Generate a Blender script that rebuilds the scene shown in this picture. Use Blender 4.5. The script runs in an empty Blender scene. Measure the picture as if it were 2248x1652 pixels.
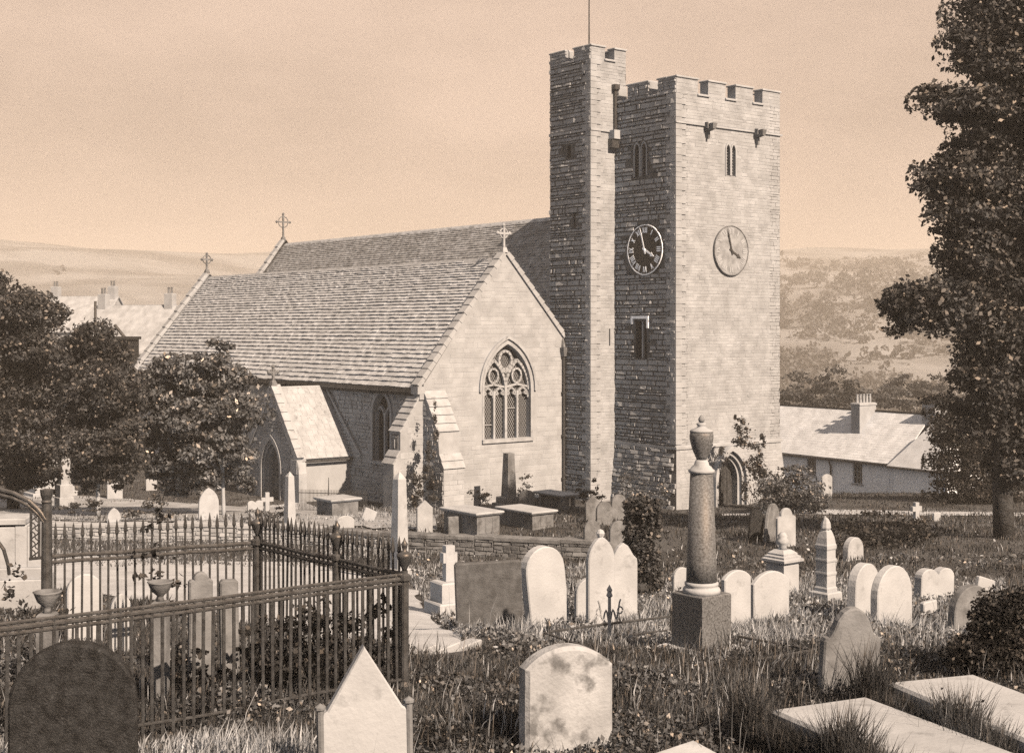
import bpy, bmesh, math, random
import numpy as np
from mathutils import Vector, Matrix
from mathutils.geometry import tessellate_polygon
R = math.radians
SC = bpy.context.scene
COL = SC.collection
rnd = random.Random(7)

# ------------------------------------------------------------------ camera
CZ = 8.75                      # eye height above the foot of the tower
F = 3010.0                     # focal length, for a picture 2248 wide
cd = bpy.data.cameras.new('camera'); cam = bpy.data.objects.new('camera', cd); COL.objects.link(cam)
cam.location = (0, 0, CZ); cam.rotation_euler = (R(90), 0, 0)
cd.sensor_width = 36; cd.lens = F/2248*36; cd.shift_y = -106/2248
cd.clip_start = .1; cd.clip_end = 8000
SC.camera = cam

# ------------------------------------------------------------------ sky, sun, exposure
SUN_EL = R(37); SUN_AZ = math.atan2(.603, -.798)
w = bpy.data.worlds.new('World'); SC.world = w; w.use_nodes = True
nt = w.node_tree; nt.nodes.clear()
def N(nt, t, **k):
    n = nt.nodes.new(t)
    for a, b in k.items(): setattr(n, a, b)
    return n
out = N(nt, 'ShaderNodeOutputWorld'); bg = N(nt, 'ShaderNodeBackground')
sky = N(nt, 'ShaderNodeTexSky', sky_type='NISHITA', sun_disc=False, sun_elevation=SUN_EL, sun_rotation=SUN_AZ,
        air_density=1.6, dust_density=2.0, ozone_density=1.0)
bw = N(nt, 'ShaderNodeRGBToBW'); pw = N(nt, 'ShaderNodeMath', operation='POWER'); pw.inputs[1].default_value = .01
tc = N(nt, 'ShaderNodeTexCoord'); mp = N(nt, 'ShaderNodeMapping'); mp.inputs['Scale'].default_value = (1, 1, 2.6)
cn = N(nt, 'ShaderNodeTexNoise'); cn.inputs['Scale'].default_value = 3.4; cn.inputs['Detail'].default_value = 7; cn.inputs['Roughness'].default_value = .55
cr = N(nt, 'ShaderNodeMapRange'); cr.inputs['From Min'].default_value = .40; cr.inputs['From Max'].default_value = .64
cr.inputs['To Min'].default_value = .84; cr.inputs['To Max'].default_value = 1.16
mu = N(nt, 'ShaderNodeMath', operation='MULTIPLY'); vm = N(nt, 'ShaderNodeVectorMath', operation='SCALE')
vm.inputs[0].default_value = (1.18, .880, .700)
L = nt.links.new
L(sky.outputs[0], bw.inputs[0]); L(bw.outputs[0], pw.inputs[0]); L(tc.outputs['Generated'], mp.inputs[0]); L(mp.outputs[0], cn.inputs['Vector'])
L(cn.outputs[0], cr.inputs[0]); L(pw.outputs[0], mu.inputs[0]); L(cr.outputs[0], mu.inputs[1]); L(mu.outputs[0], vm.inputs[3])
SKY_GAIN = N(nt, 'ShaderNodeVectorMath', operation='SCALE'); SKY_GAIN.inputs[3].default_value = 1.70
L(vm.outputs[0], SKY_GAIN.inputs[0]); L(SKY_GAIN.outputs[0], bg.inputs[0]); bg.inputs[1].default_value = .1; L(bg.outputs[0], out.inputs[0])

sd = bpy.data.lights.new('sun', 'SUN'); sun = bpy.data.objects.new('sun', sd); COL.objects.link(sun)
sd.energy = 5.0; sd.angle = R(.5); sd.color = (1, .67, .43)
sdir = Vector((math.sin(SUN_AZ)*math.cos(SUN_EL), math.cos(SUN_AZ)*math.cos(SUN_EL), math.sin(SUN_EL)))
sun.rotation_euler = sdir.to_track_quat('Z', 'Y').to_euler()
sun.location = (60, -60, 60)

vs = SC.view_settings
vs.view_transform = 'Standard'; vs.look = 'None'; vs.gamma = 1; vs.use_curve_mapping = False; vs.exposure = 1.62
SC.render.engine = 'CYCLES'
SC.cycles.max_bounces = 5; SC.cycles.diffuse_bounces = 3; SC.cycles.glossy_bounces = 2; SC.cycles.transmission_bounces = 3
SC.cycles.volume_bounces = 0; SC.cycles.transparent_max_bounces = 6
SC.cycles.use_adaptive_sampling = True; SC.cycles.adaptive_threshold = .02
SC.cycles.use_denoising = False

# ------------------------------------------------------------------ helpers
def P(u, v, Y): return Vector(((u-1124)/F*Y, Y, CZ-(v-720)/F*Y))

def tag(o, label=None, cat=None, group=None, kind=None):
    if label: o['label'] = label
    if cat: o['category'] = cat
    if group: o['group'] = group
    if kind: o['kind'] = kind
    return o

def thing(name, label, cat, loc=(0, 0, 0), rz=0, group=None):
    o = bpy.data.objects.new(name, None); COL.objects.link(o)
    o.location = loc; o.rotation_euler = (0, 0, rz); o.empty_display_size = .2
    return tag(o, label, cat, group)

class MB:
    def __init__(s): s.v = []; s.f = []
    def add(s, vs, fs):
        b = len(s.v); s.v += [tuple(p) for p in vs]; s.f += [tuple(i+b for i in f) for f in fs]; return s
    def hexa(s, p):            # p: bottom 4, top 4 (same order)
        return s.add(p, [(3, 2, 1, 0), (4, 5, 6, 7), (0, 1, 5, 4), (1, 2, 6, 5), (2, 3, 7, 6), (3, 0, 4, 7)])
    def box(s, x0, x1, y0, y1, z0, z1, M=None):
        p = [(x0, y0, z0), (x1, y0, z0), (x1, y1, z0), (x0, y1, z0), (x0, y0, z1), (x1, y0, z1), (x1, y1, z1), (x0, y1, z1)]
        if M is not None: p = [M @ Vector(q) for q in p]
        return s.hexa(p)
    def cbox(s, x0, x1, y0, y1, z0, z1, c=.02, M=None):   # chamfered on top and upright edges
        def ring(k, z): return [(x0+k, y0+k, z), (x1-k, y0+k, z), (x1-k, y1-k, z), (x0+k, y1-k, z)]
        p = ring(0, z0)+ring(0, z1-c)+ring(c, z1)
        if M is not None: p = [M @ Vector(q) for q in p]
        fs = [(3, 2, 1, 0), (8, 9, 10, 11)]
        for r in (0, 4):
            for i in range(4): fs.append((r+i, r+(i+1) % 4, r+4+(i+1) % 4, r+4+i))
        return s.add(p, fs)
    def tube(s, pts, rad, n=6, caps=True):
        pts = [Vector(p) for p in pts]
        if not hasattr(rad, '__len__'): rad = [rad]*len(pts)
        vs = []; up = Vector((0, 0, 1))
        for i, p in enumerate(pts):
            d = (pts[min(i+1, len(pts)-1)]-pts[max(i-1, 0)]).normalized()
            a = d.cross(up)
            if a.length < .05: a = d.cross(Vector((1, 0, 0)))
            a.normalize(); b = d.cross(a).normalized()
            for k in range(n):
                t = 2*math.pi*(k+.5)/n
                vs.append(p+(a*math.cos(t)+b*math.sin(t))*rad[i])
        fs = []
        for i in range(len(pts)-1):
            for k in range(n):
                fs.append((i*n+k, i*n+(k+1) % n, (i+1)*n+(k+1) % n, (i+1)*n+k))
        if caps: fs += [tuple(range(n-1, -1, -1)), tuple(range((len(pts)-1)*n, len(pts)*n))]
        return s.add(vs, fs)
    def lathe(s, prof, n=16, c=(0, 0, 0), rot=0, M=None, sq=1.0):
        vs = []; m = len(prof)
        for r, z in prof:
            for k in range(n):
                t = 2*math.pi*k/n+rot
                q = Vector((c[0]+r*sq*math.cos(t), c[1]+r*sq*math.sin(t), c[2]+z))
                vs.append(M @ q if M is not None else q)
        fs = [(i*n+k, i*n+(k+1) % n, (i+1)*n+(k+1) % n, (i+1)*n+k) for i in range(m-1) for k in range(n)]
        fs += [tuple(range(n-1, -1, -1)), tuple(range((m-1)*n, m*n))]
        return s.add(vs, fs)
    def build(s, name, m, parent=None, smooth=False):
        me = bpy.data.meshes.new(name); me.from_pydata(s.v, [], s.f); me.update()
        if smooth: me.polygons.foreach_set('use_smooth', [True]*len(me.polygons))
        me.materials.append(m)
        o = bpy.data.objects.new(name, me); COL.objects.link(o)
        if parent is not None: o.parent = parent
        return o

class Fr:                       # a flat frame: s along, z up the face, d out of it
    def __init__(f, O, S, U=(0, 0, 1), Nn=None):
        f.O = Vector(O); f.S = Vector(S).normalized(); f.U = Vector(U).normalized()
        f.N = Vector(Nn).normalized() if Nn else f.S.cross(f.U).normalized()
    def __call__(f, s, z, d=0): return f.O+f.S*s+f.U*z+f.N*d

def panel(mb, fr, outline, holes=(), depth=.4, reveal=None):
    loops = [outline]+list(holes)
    tri = tessellate_polygon([[Vector((p[0], p[1], 0)) for p in l] for l in loops])
    flat = [p for l in loops for p in l]
    mb.add([fr(s, z) for s, z in flat], [tuple(t) for t in tri])
    for li, l in enumerate(loops):
        n = len(l); d = depth if li == 0 else (reveal or depth)
        mb.add([fr(s, z) for s, z in l]+[fr(s, z, -d) for s, z in l], [(i, (i+1) % n, n+(i+1) % n, n+i) for i in range(n)])
    return mb

def arc(cx, zs, za, a, n=10):   # pointed arch from the right springing over the apex to the left one
    h = za-zs; r = (a*a+h*h)/(2*a); th = math.asin(min(1, h/r)); p = []
    if r < a: th = math.pi-th
    for i in range(n+1): t = th*i/n; p.append((cx+a-r+r*math.cos(t), zs+r*math.sin(t)))
    return p+[(2*cx-x, z) for x, z in reversed(p[:-1])]
def arch(cx, zb, zs, za, a, n=10): return [(cx-a, zb), (cx+a, zb)]+arc(cx, zs, za, a, n)

def band(mb, fr, cx, zb, zs, za, ai, ao, d0, d1, n=10):  # moulding round an arch, between two half widths
    k = lambda a: zs+(za-zs)*(1+.9*(a-ai)/ai)
    pi = [(cx+ai, zb)]+arc(cx, zs, k(ai), ai, n)+[(cx-ai, zb)]
    po = [(cx+ao, zb)]+arc(cx, zs, k(ao), ao, n)+[(cx-ao, zb)]
    m = len(pi); vs = [fr(*p, d0) for p in pi]+[fr(*p, d0) for p in po]+[fr(*p, d1) for p in pi]+[fr(*p, d1) for p in po]
    fs = []
    for i in range(m-1):
        j = i+1
        fs += [(2*m+i, 2*m+j, 3*m+j, 3*m+i), (i, j, 2*m+j, 2*m+i), (m+i, m+j, 3*m+j, 3*m+i)]
    fs += [(0, m, 3*m, 2*m), (m-1, 2*m-1, 4*m-1, 3*m-1)]
    return mb.add(vs, fs)

def inside(poly, x, y):
    c = False; n = len(poly)
    for i in range(n):
        x1, y1 = poly[i]; x2, y2 = poly[i-1]
        if (y1 > y) != (y2 > y) and x < (x2-x1)*(y-y1)/(y2-y1)+x1: c = not c
    return c

def masonry(fr, outline, holes, rg, ch=(.12, .21), cl=(.22, .62), proud=.035, flat=.3, gap=.014, mb=None, skip=0):
    """rubble stones laid in courses on a face, each with its own edges and relief"""
    mb = mb or MB()
    xs = [p[0] for p in outline]; zs = [p[1] for p in outline]
    z = min(zs)
    while z < max(zs)-.03:
        h = rg.uniform(*ch); h = min(h, max(zs)-z)
        s = min(xs)-(rg.random()*.25)
        while s < max(xs):
            l = rg.uniform(*cl)*(.7+h*2.2)
            a, b = max(s, min(xs)), min(s+l, max(xs)); s += l
            if b-a < .06: continue
            q = [(a+gap, z+gap), (b-gap, z+gap), (b-gap, z+h-gap), (a+gap, z+h-gap)]
            pts = q+[((a+b)/2, z+h/2)]
            if not all(inside(outline, min(max(x, min(xs)+.001), max(xs)-.001), min(max(y, min(zs)+.001), max(zs)-.001)) for x, y in pts): continue
            if any(inside(hh, x, y) for hh in holes for x, y in pts): continue
            if skip and rg.random() < skip: continue
            pr = proud*(flat+(1-flat)*rg.random()); c = min(.012, h*.12); tl = [rg.uniform(-.5, .5)*proud for _ in range(2)]; dp = [pr+tl[0]*(1 if i in (0, 3) else -1)+tl[1]*(1 if i < 2 else -1)*.5 for i in range(4)]; dp = [max(.006, q_) for q_ in dp]
            j = [(x+rg.uniform(-.012, .012), y+rg.uniform(-.012, .012)) for x, y in q]
            k = [(x+(c if i in (0, 3) else -c), y+(c if i < 2 else -c)) for i, (x, y) in enumerate(j)]
            mb.add([fr(x, y, .001) for x, y in j]+[fr(x, y, d_*(1+rg.uniform(-.15, .15))) for (x, y), d_ in zip(k, dp)],
                   [(4, 5, 6, 7), (0, 1, 5, 4), (1, 2, 6, 5), (2, 3, 7, 6), (3, 0, 4, 7)])
        z += h
    return mb

def slates(root, fr, length, slope, rows, e0, e1, m, rg, wid=(.22, .42), th=.035, name='slate_course', s0=0., jag=.014):
    """courses of stone slates, exposure shrinking from e0 at the eave to e1 at the ridge"""
    e = [e0+(e1-e0)*i/(rows-1) for i in range(rows)]; k = slope/sum(e); z = 0
    for i in range(rows):
        mb = MB(); s = s0-rg.random()*.2; ex = e[i]*k; wv = [rg.uniform(0, 6.3) for _ in range(3)]
        while s < s0+length-.02:
            l = rg.uniform(*wid)*(.6+.5*e[i]/e0); a, b = max(s, s0), min(s+l, s0+length); s += l
            if b-a < .03: continue
            a += .004; b -= .004
            sag = .012*math.sin(a*.35+wv[0])+.008*math.sin(a*1.1+wv[1])
            lo = z+rg.uniform(-jag, jag)*1.2+sag; hi = z+ex*1.12; t = th*rg.uniform(.65, 1.25); t2 = t*rg.uniform(.8, 1.2)
            mb.add([fr(a, lo, 0), fr(b, lo, 0), fr(b, lo, t2), fr(a, lo, t), fr(a, hi, .006), fr(b, hi, .006)],
                   [(0, 1, 2, 3), (3, 2, 5, 4), (0, 3, 4), (1, 5, 2)])
        o = mb.build(name, m, root); o['kind'] = 'stuff'
        z += ex

def kites(name, base, mid, tip, hw, m, parent=None, kind=None):
    """many leaf or blade faces from arrays of points: base, middle, tip and half width"""
    n = len(base); co = np.empty((n, 4, 3), np.float32)
    co[:, 0] = base; co[:, 1] = mid+hw; co[:, 2] = tip; co[:, 3] = mid-hw
    me = bpy.data.meshes.new(name)
    me.vertices.add(4*n); me.loops.add(4*n); me.polygons.add(n)
    me.vertices.foreach_set('co', co.ravel()); me.loops.foreach_set('vertex_index', np.arange(4*n, dtype=np.int32))
    me.polygons.foreach_set('loop_start', np.arange(0, 4*n, 4, dtype=np.int32))
    me.update(calc_edges=True); me.materials.append(m)
    o = bpy.data.objects.new(name, me); COL.objects.link(o)
    if parent is not None: o.parent = parent
    if kind: o['kind'] = kind
    return o

def unit(a): return a/np.maximum(np.linalg.norm(a, axis=-1, keepdims=True), 1e-6)

def leaf_cloud(clumps, per, size, rs, sub=14, spread=.34, up=.5, droop=.0):
    """clumps: (x,y,z, rx,ry,rz); leaves gather round sub-centres spread through each clump"""
    B, M_, T, H = [], [], [], []
    for (x, y, z, a, b, c) in clumps:
        n = int(per*(a*c+a*b+b*c)/3)+6; k = max(3, int(sub*(a*b*c)**.33))
        d = unit(rs.normal(size=(k, 3))); r = rs.uniform(.15, 1.12, (k, 1))**.5
        cen = d*r; sp = spread*rs.uniform(.35, .85, (k, 1))
        w = rs.integers(0, k, n); off = rs.normal(size=(n, 3))
        p = cen[w]+off*sp[w]*np.array([1.15, 1.15, .6])
        p *= np.minimum(1, 1.28/np.maximum(np.linalg.norm(p, axis=1, keepdims=True), .01))
        p = p*np.array([a, b, c])+np.array([x, y, z])
        nrm = unit(rs.normal(size=(n, 3))+np.array([0, 0, up])+unit(off)*.5)
        t = unit(np.cross(nrm, rs.normal(size=(n, 3)))-np.array([0, 0, droop])); bt = np.cross(nrm, t)
        s = size*rs.uniform(.55, 1.35, (n, 1))
        B.append(p-t*s*.5); T.append(p+t*s*.5); M_.append(p-nrm*s*.07); H.append(bt*s*.3)
    return [np.concatenate(q) for q in (B, M_, T, H)]

# ------------------------------------------------------------------ materials
def mat(name, c1, c2, scale=3., rough=.9, bump=.2, bscale=None, island=.0, stain=None, sscale=.6, spec=.2, detail=6, trans=0., lo=.35, hi=.68, bd=.02):
    m = bpy.data.materials.new(name); m.use_nodes = True; t = m.node_tree; b = t.nodes['Principled BSDF']; l = t.links.new
    g = N(t, 'ShaderNodeNewGeometry'); n1 = N(t, 'ShaderNodeTexNoise'); n1.inputs['Scale'].default_value = scale; n1.inputs['Detail'].default_value = detail
    l(g.outputs['Position'], n1.inputs['Vector'])
    mr = N(t, 'ShaderNodeMapRange'); mr.inputs[1].default_value = lo; mr.inputs[2].default_value = hi; l(n1.outputs[0], mr.inputs[0])
    mx = N(t, 'ShaderNodeMix', data_type='RGBA'); mx.inputs[6].default_value = (*c1, 1); mx.inputs[7].default_value = (*c2, 1); l(mr.outputs[0], mx.inputs[0])
    col = mx.outputs[2]
    if stain:
        n2 = N(t, 'ShaderNodeTexNoise'); n2.inputs['Scale'].default_value = sscale; n2.inputs['Detail'].default_value = 8; n2.inputs['Roughness'].default_value = .62
        l(g.outputs['Position'], n2.inputs['Vector'])
        m2 = N(t, 'ShaderNodeMapRange'); m2.inputs[1].default_value = stain[3]; m2.inputs[2].default_value = stain[3]+.13; l(n2.outputs[0], m2.inputs[0])
        m3 = N(t, 'ShaderNodeMath', operation='MULTIPLY'); m3.inputs[1].default_value = stain[4]; l(m2.outputs[0], m3.inputs[0])
        x2 = N(t, 'ShaderNodeMix', data_type='RGBA'); x2.inputs[7].default_value = (*stain[:3], 1); l(m3.outputs[0], x2.inputs[0]); l(col, x2.inputs[6]); col = x2.outputs[2]
    if island:
        mi = N(t, 'ShaderNodeMapRange'); mi.inputs[3].default_value = 1-island; mi.inputs[4].default_value = 1+island; l(g.outputs['Random Per Island'], mi.inputs[0])
        sc = N(t, 'ShaderNodeVectorMath', operation='SCALE'); l(col, sc.inputs[0]); l(mi.outputs[0], sc.inputs[3]); col = sc.outputs[0]
    l(col, b.inputs['Base Color']); b.inputs['Roughness'].default_value = rough; b.inputs['Specular IOR Level'].default_value = spec
    if bump:
        n3 = N(t, 'ShaderNodeTexNoise'); n3.inputs['Scale'].default_value = bscale or scale*4; n3.inputs['Detail'].default_value = 5; l(g.outputs['Position'], n3.inputs['Vector'])
        bp = N(t, 'ShaderNodeBump'); bp.inputs['Strength'].default_value = bump; bp.inputs['Distance'].default_value = bd
        l(n3.outputs[0], bp.inputs['Height']); l(bp.outputs[0], b.inputs['Normal'])
    if trans:
        tr = N(t, 'ShaderNodeBsdfTranslucent'); l(col, tr.inputs[0]); ms = N(t, 'ShaderNodeMixShader'); ms.inputs[0].default_value = trans
        l(b.outputs[0], ms.inputs[1]); l(tr.outputs[0], ms.inputs[2]); l(ms.outputs[0], t.nodes['Material Output'].inputs[0])
    return m
def gr(x, k=0.): return (x*(.82+k), x, x*(1.25-k))    # a grey of the print: k > 0 is warmer
M = {}
M['rubble'] = mat('rubble_stone', gr(.20), gr(.27), 1.3, island=.09, bump=.5, bscale=9, stain=(*gr(.15), .62, .25), sscale=.35)
M['shade_mortar'] = mat('shaded_joint_mortar', gr(.05), gr(.10), 2.5, bump=.5, bscale=12)  # dark tone carries the joint shade of the unlit faces
M['dressed'] = mat('dressed_stone', gr(.22), gr(.28), 1.5, island=.07, bump=.25, bscale=14, stain=(*gr(.17), .62, .4), sscale=.9)
M['pale'] = mat('pale_stone', gr(.22), gr(.29), 2.2, bump=.35, bscale=16, stain=(*gr(.10), .58, .7), sscale=2.6, island=.04)
M['white'] = mat('white_marble', gr(.245), gr(.30), 2.0, bump=.3, bscale=24, stain=(*gr(.13), .58, .6), sscale=3.4)
M['mottled'] = mat('lichened_stone', gr(.20), gr(.29), 3.0, bump=.5, bscale=26, stain=(*gr(.055), .52, .8), sscale=3.6)
M['grey'] = mat('grey_stone', gr(.08), gr(.15), 3.0, bump=.5, bscale=22, stain=(*gr(.04), .56, .7), sscale=2.5)
M['slab'] = mat('dark_slab', gr(.05), gr(.085), 8, bump=.5, bscale=40, stain=(*gr(.12), .62, .5), sscale=3)
M['dark'] = mat('mossy_slate', gr(.012), gr(.028), 14, bump=.8, bscale=60, stain=(*gr(.06), .58, .6), sscale=34, spec=.1)
M['granite'] = mat('speckled_granite', gr(.035), gr(.13), 42, bump=.1, rough=.55, lo=.3, hi=.7, spec=.3)
M['slate'] = mat('stone_slates', gr(.26), gr(.36), 2.2, island=.09, bump=.3, bscale=14, stain=(*gr(.19), .56, .4), sscale=.8)
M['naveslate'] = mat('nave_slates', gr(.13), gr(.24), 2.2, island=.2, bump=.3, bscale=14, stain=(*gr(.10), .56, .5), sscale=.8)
M['iron'] = mat('painted_iron', gr(.020), gr(.046), 14, rough=.42, bump=.15, bscale=60, spec=.5)
M['wood'] = mat('dark_timber', gr(.02), gr(.045), 5, bump=.2)
M['lead'] = mat('black_paint', gr(.010), gr(.016), 4, rough=.5, bump=0, spec=.3)
M['gilt'] = mat('gilt_paint', gr(.8), gr(.9), 4, rough=.5, bump=0)
M['dialglare'] = mat('sun_glare_dial', gr(.15), gr(.25), 2.4, rough=.5, bump=.1, bscale=9)  # sun glare on the dial, painted as a pale tone
M['render'] = mat('limewashed_wall', gr(.23), gr(.28), 1.2, bump=.2, bscale=10, stain=(*gr(.18), .62, .5), sscale=.8)
M['limewash'] = mat('limewash', gr(.74), gr(.82), 1.2, bump=.2, bscale=10, stain=(*gr(.6), .62, .5), sscale=.8)
M['roofslate'] = mat('house_slates', gr(.40), gr(.50), 1.4, island=.08, bump=.2, bscale=20)
M['bark'] = mat('bark', gr(.018), gr(.05), 6, bump=.8, bscale=18, bd=.05)
M['leaf'] = mat('leaf', gr(.014), gr(.055), .7, rough=.5, bump=0, island=.5, trans=.12, spec=.4)
M['leaf2'] = mat('bright_leaf', gr(.04), gr(.13), .9, rough=.38, bump=0, island=.7, trans=.2, spec=.45)
M['yew'] = mat('yew_leaf', gr(.010), gr(.026), 1.2, rough=.6, bump=0, island=.6, trans=.1, spec=.25)
M['townroof'] = mat('town_slates', gr(.22), gr(.32), 1.4, island=.08, bump=.2, bscale=20)
M['far'] = mat('far_leaf', gr(.03), gr(.08), .08, rough=.8, bump=0, island=.6, trans=.2)
M['grass'] = mat('grass_blade', gr(.014), gr(.060), .9, rough=.55, bump=0, island=.8, trans=.25, spec=.3)
M['dry'] = mat('dry_grass', gr(.17), gr(.36), 1.3, rough=.8, bump=0, island=.5, trans=.3)
M['gravel'] = mat('pale_gravel', gr(.26), gr(.34), 1.1, bump=.6, bscale=30, stain=(*gr(.12), .60, .6), sscale=.9)
M['meadow'] = mat('meadow', gr(.10), gr(.19), .012, bump=0, detail=3, lo=.42, hi=.6, stain=(*gr(.24), .56, .7), sscale=.02)
M['sunturf'] = mat('sunlit_turf', gr(.17), gr(.27), .8, bump=.6, bscale=18, stain=(*gr(.07), .57, .8), sscale=.9)  # turf paled so that its colour holds the sunlight
M['earth'] = mat('turf', gr(.022), gr(.07), .45, bump=.8, bscale=7, bd=.06, stain=(*gr(.18), .58, .6), sscale=.28)
M['plain'] = M['render']
def glass_mat():
    m = bpy.data.materials.new('leaded_glass'); m.use_nodes = True; t = m.node_tree; b = t.nodes['Principled BSDF']; l = t.links.new
    tc = N(t, 'ShaderNodeTexCoord'); sp = N(t, 'ShaderNodeSeparateXYZ'); l(tc.outputs['Object'], sp.inputs[0])
    h = N(t, 'ShaderNodeMath', operation='ADD'); l(sp.outputs[0], h.inputs[0]); l(sp.outputs[1], h.inputs[1])
    res = []
    for s in (1, -1):
        a = N(t, 'ShaderNodeMath', operation='MULTIPLY_ADD'); l(sp.outputs[2], a.inputs[0]); a.inputs[1].default_value = .62*s; l(h.outputs[0], a.inputs[2])
        f = N(t, 'ShaderNodeMath', operation='PINGPONG'); f.inputs[1].default_value = .068; l(a.outputs[0], f.inputs[0])
        q = N(t, 'ShaderNodeMath', operation='LESS_THAN'); q.inputs[1].default_value = .014; l(f.outputs[0], q.inputs[0]); res.append(q)
    mm = N(t, 'ShaderNodeMath', operation='MAXIMUM'); l(res[0].outputs[0], mm.inputs[0]); l(res[1].outputs[0], mm.inputs[1])
    mx = N(t, 'ShaderNodeMix', data_type='RGBA'); mx.inputs[6].default_value = (*gr(.006), 1); mx.inputs[7].default_value = (*gr(.17), 1); l(mm.outputs[0], mx.inputs[0])
    l(mx.outputs[2], b.inputs['Base Color']); b.inputs['Roughness'].default_value = .35
    return m
M['leaded'] = glass_mat()
M['pane'] = mat('dark_glass', gr(.015), gr(.03), 2, rough=.15, bump=0, spec=.5)
# ------------------------------------------------------------------ ground
WALLX = [-70, -30, -20, -9, -3.5, 2.5, 8]; WALLY = [53, 52, 51, 50, 47, 45, 44]
LOW = ([0, 12.5, 15, 18, 20, 25, 30, 38, 45, 52, 60, 66, 80], [5.1, 4.95, 4.9, 4.5, 4.2, 3.35, 2.7, 1.8, 1.15, .95, .4, .05, -.1])
UPP = ([0, 38, 45, 50, 55, 66, 75, 95], [2.2, 1.95, 1.75, 1.62, 1.15, .1, -.05, -.3])
RGT = ([0, 12.5, 15, 18, 20, 25, 30, 34, 44, 55, 64, 72, 80, 88, 95], [5.1, 4.95, 4.9, 4.5, 4.2, 3.35, 2.75, 2.3, 1.95, 1.0, .05, -.25, -.95, -1.9, -3.2])
FAR = ([95, 130, 200, 300, 480, 600, 760, 950, 1200, 1500, 1800, 2600], [0, -6, -20, -28, -26, -8, 14, 42, 74, 96, 100, 60])
def sstep(a, b, x):
    t = np.clip((x-a)/(b-a), 0, 1); return t*t*(3-2*t)
def ground(x, y):
    x = np.asarray(x, float); y = np.asarray(y, float)
    yw = np.interp(x, WALLX, WALLY)
    lo = np.interp(y, *LOW); up = np.interp(y, *UPP); rt = np.interp(y, *RGT)
    k = sstep(-.22, .22, y-yw); left = lo*(1-k)+up*k
    wr = sstep(2.5, 8, x); z = left*(1-wr)+rt*wr
    f = np.interp(y, *FAR); near = z+f
    z = np.where(y > 95, near*1.0, z)
    bump = .035*np.sin(1.7*x+.6*y)*np.sin(1.1*y-.5*x)+.025*np.sin(3.1*x-1.3)*np.sin(2.7*y+.4)
    z = z+bump*sstep(9, 12, y)*(1-sstep(56, 62, y))
    hill = 9*np.sin(x*.0052+1.1)*np.sin(y*.004+.5)+6*np.sin(x*.011+y*.006)+3*np.sin(x*.027-y*.013)
    return z+hill*sstep(420, 900, y)
def gz(x, y): return float(ground(x, y))
def on(u, v, y0=8., y1=140.):
    """the spot on the ground seen along one line of sight"""
    ys = np.arange(y0, y1, .02); xs = (u-1124)/F*ys; zr = CZ-(v-720)/F*ys
    i = np.argmax(zr <= ground(xs, ys)); y = ys[i]
    return float(xs[i]), float(y), gz(xs[i], y)

def axis(parts):
    a = []
    for s, e, d in parts: a += list(np.arange(s, e, d))
    return np.array(a)
ys = axis([(2, 30, .35), (30, 44, .5), (44, 53.5, .16), (53.5, 76, .6), (76, 130, 2), (130, 420, 12), (420, 1200, 24), (1200, 2650, 60)])
xp = axis([(0, 26, .45), (26, 60, 1.5), (60, 220, 10), (220, 1500, 40)])
xs = np.concatenate([-xp[:0:-1], xp])
X, Y = np.meshgrid(xs, ys); Z = ground(X, Y); nx, ny = len(xs), len(ys)
idx = np.arange(nx*ny).reshape(ny, nx)
q = np.stack([idx[:-1, :-1], idx[:-1, 1:], idx[1:, 1:], idx[1:, :-1]], -1).reshape(-1, 4)
me = bpy.data.meshes.new('ground'); nv, nq = nx*ny, len(q)
me.vertices.add(nv); me.loops.add(nq*4); me.polygons.add(nq)
me.vertices.foreach_set('co', np.stack([X, Y, Z], -1).astype(np.float32).ravel())
me.loops.foreach_set('vertex_index', q.astype(np.int32).ravel()); me.polygons.foreach_set('loop_start', np.arange(0, nq*4, 4, dtype=np.int32))
me.polygons.foreach_set('use_smooth', np.ones(nq, bool)); me.update(calc_edges=True); me.materials.append(M['earth']); me.materials.append(M['meadow'])
yc = Y[:-1, :-1].ravel(); me.polygons.foreach_set('material_index', (yc > 125).astype(np.int32))
g = bpy.data.objects.new('ground', me); COL.objects.link(g); tag(g, kind='structure')
for name, Z0, dy in (('valley_floor', 0, 0),): pass

def sheet(name, left, right, m, lift=.008, n=60, kind='structure'):
    """a strip of paving or gravel lying on the ground between two edge lines"""
    lp = np.array(left, float); rp = np.array(right, float); t = np.linspace(0, 1, n)
    def res(p):
        d = np.concatenate([[0], np.cumsum(np.linalg.norm(np.diff(p, axis=0), axis=1))]); d /= d[-1]
        return np.stack([np.interp(t, d, p[:, i]) for i in (0, 1)], -1)
    a, b = res(lp), res(rp); k = 34; rsx = np.random.default_rng(5)
    wob = rsx.normal(size=(n, 2))*.10
    mb = MB(); vs = []
    for i in range(n):
        for j in range(k+1):
            f = j/k; x, y = a[i]*(1-f)+b[i]*f
            if j in (0, k): x += wob[i, 0]; y += wob[i, 1]
            vs.append((x, y, gz(x, y)+lift+.03*math.sin(math.pi*f)))
    fs = [(i*(k+1)+j, i*(k+1)+j+1, (i+1)*(k+1)+j+1, (i+1)*(k+1)+j) for i in range(n-1) for j in range(k)]
    o = mb.add(vs, fs).build(name, m, smooth=True); tag(o, kind=kind); return o
PATH_L = [(-1.25, 17.5), (-3.6, 22), (-7.5, 30), (-14, 37), (-24, 40)]
PATH_R = [(-.62, 18.9), (-1.35, 25), (-2.5, 35), (-6.5, 43.5), (-24, 48.6)]
sheet('gravel_path', PATH_L, PATH_R, M['gravel'], lift=.03)
PATH2_L = [(-24, 54), (-14, 54.5), (-8.5, 56), (-7.2, 60), (-8.6, 64)]
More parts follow.
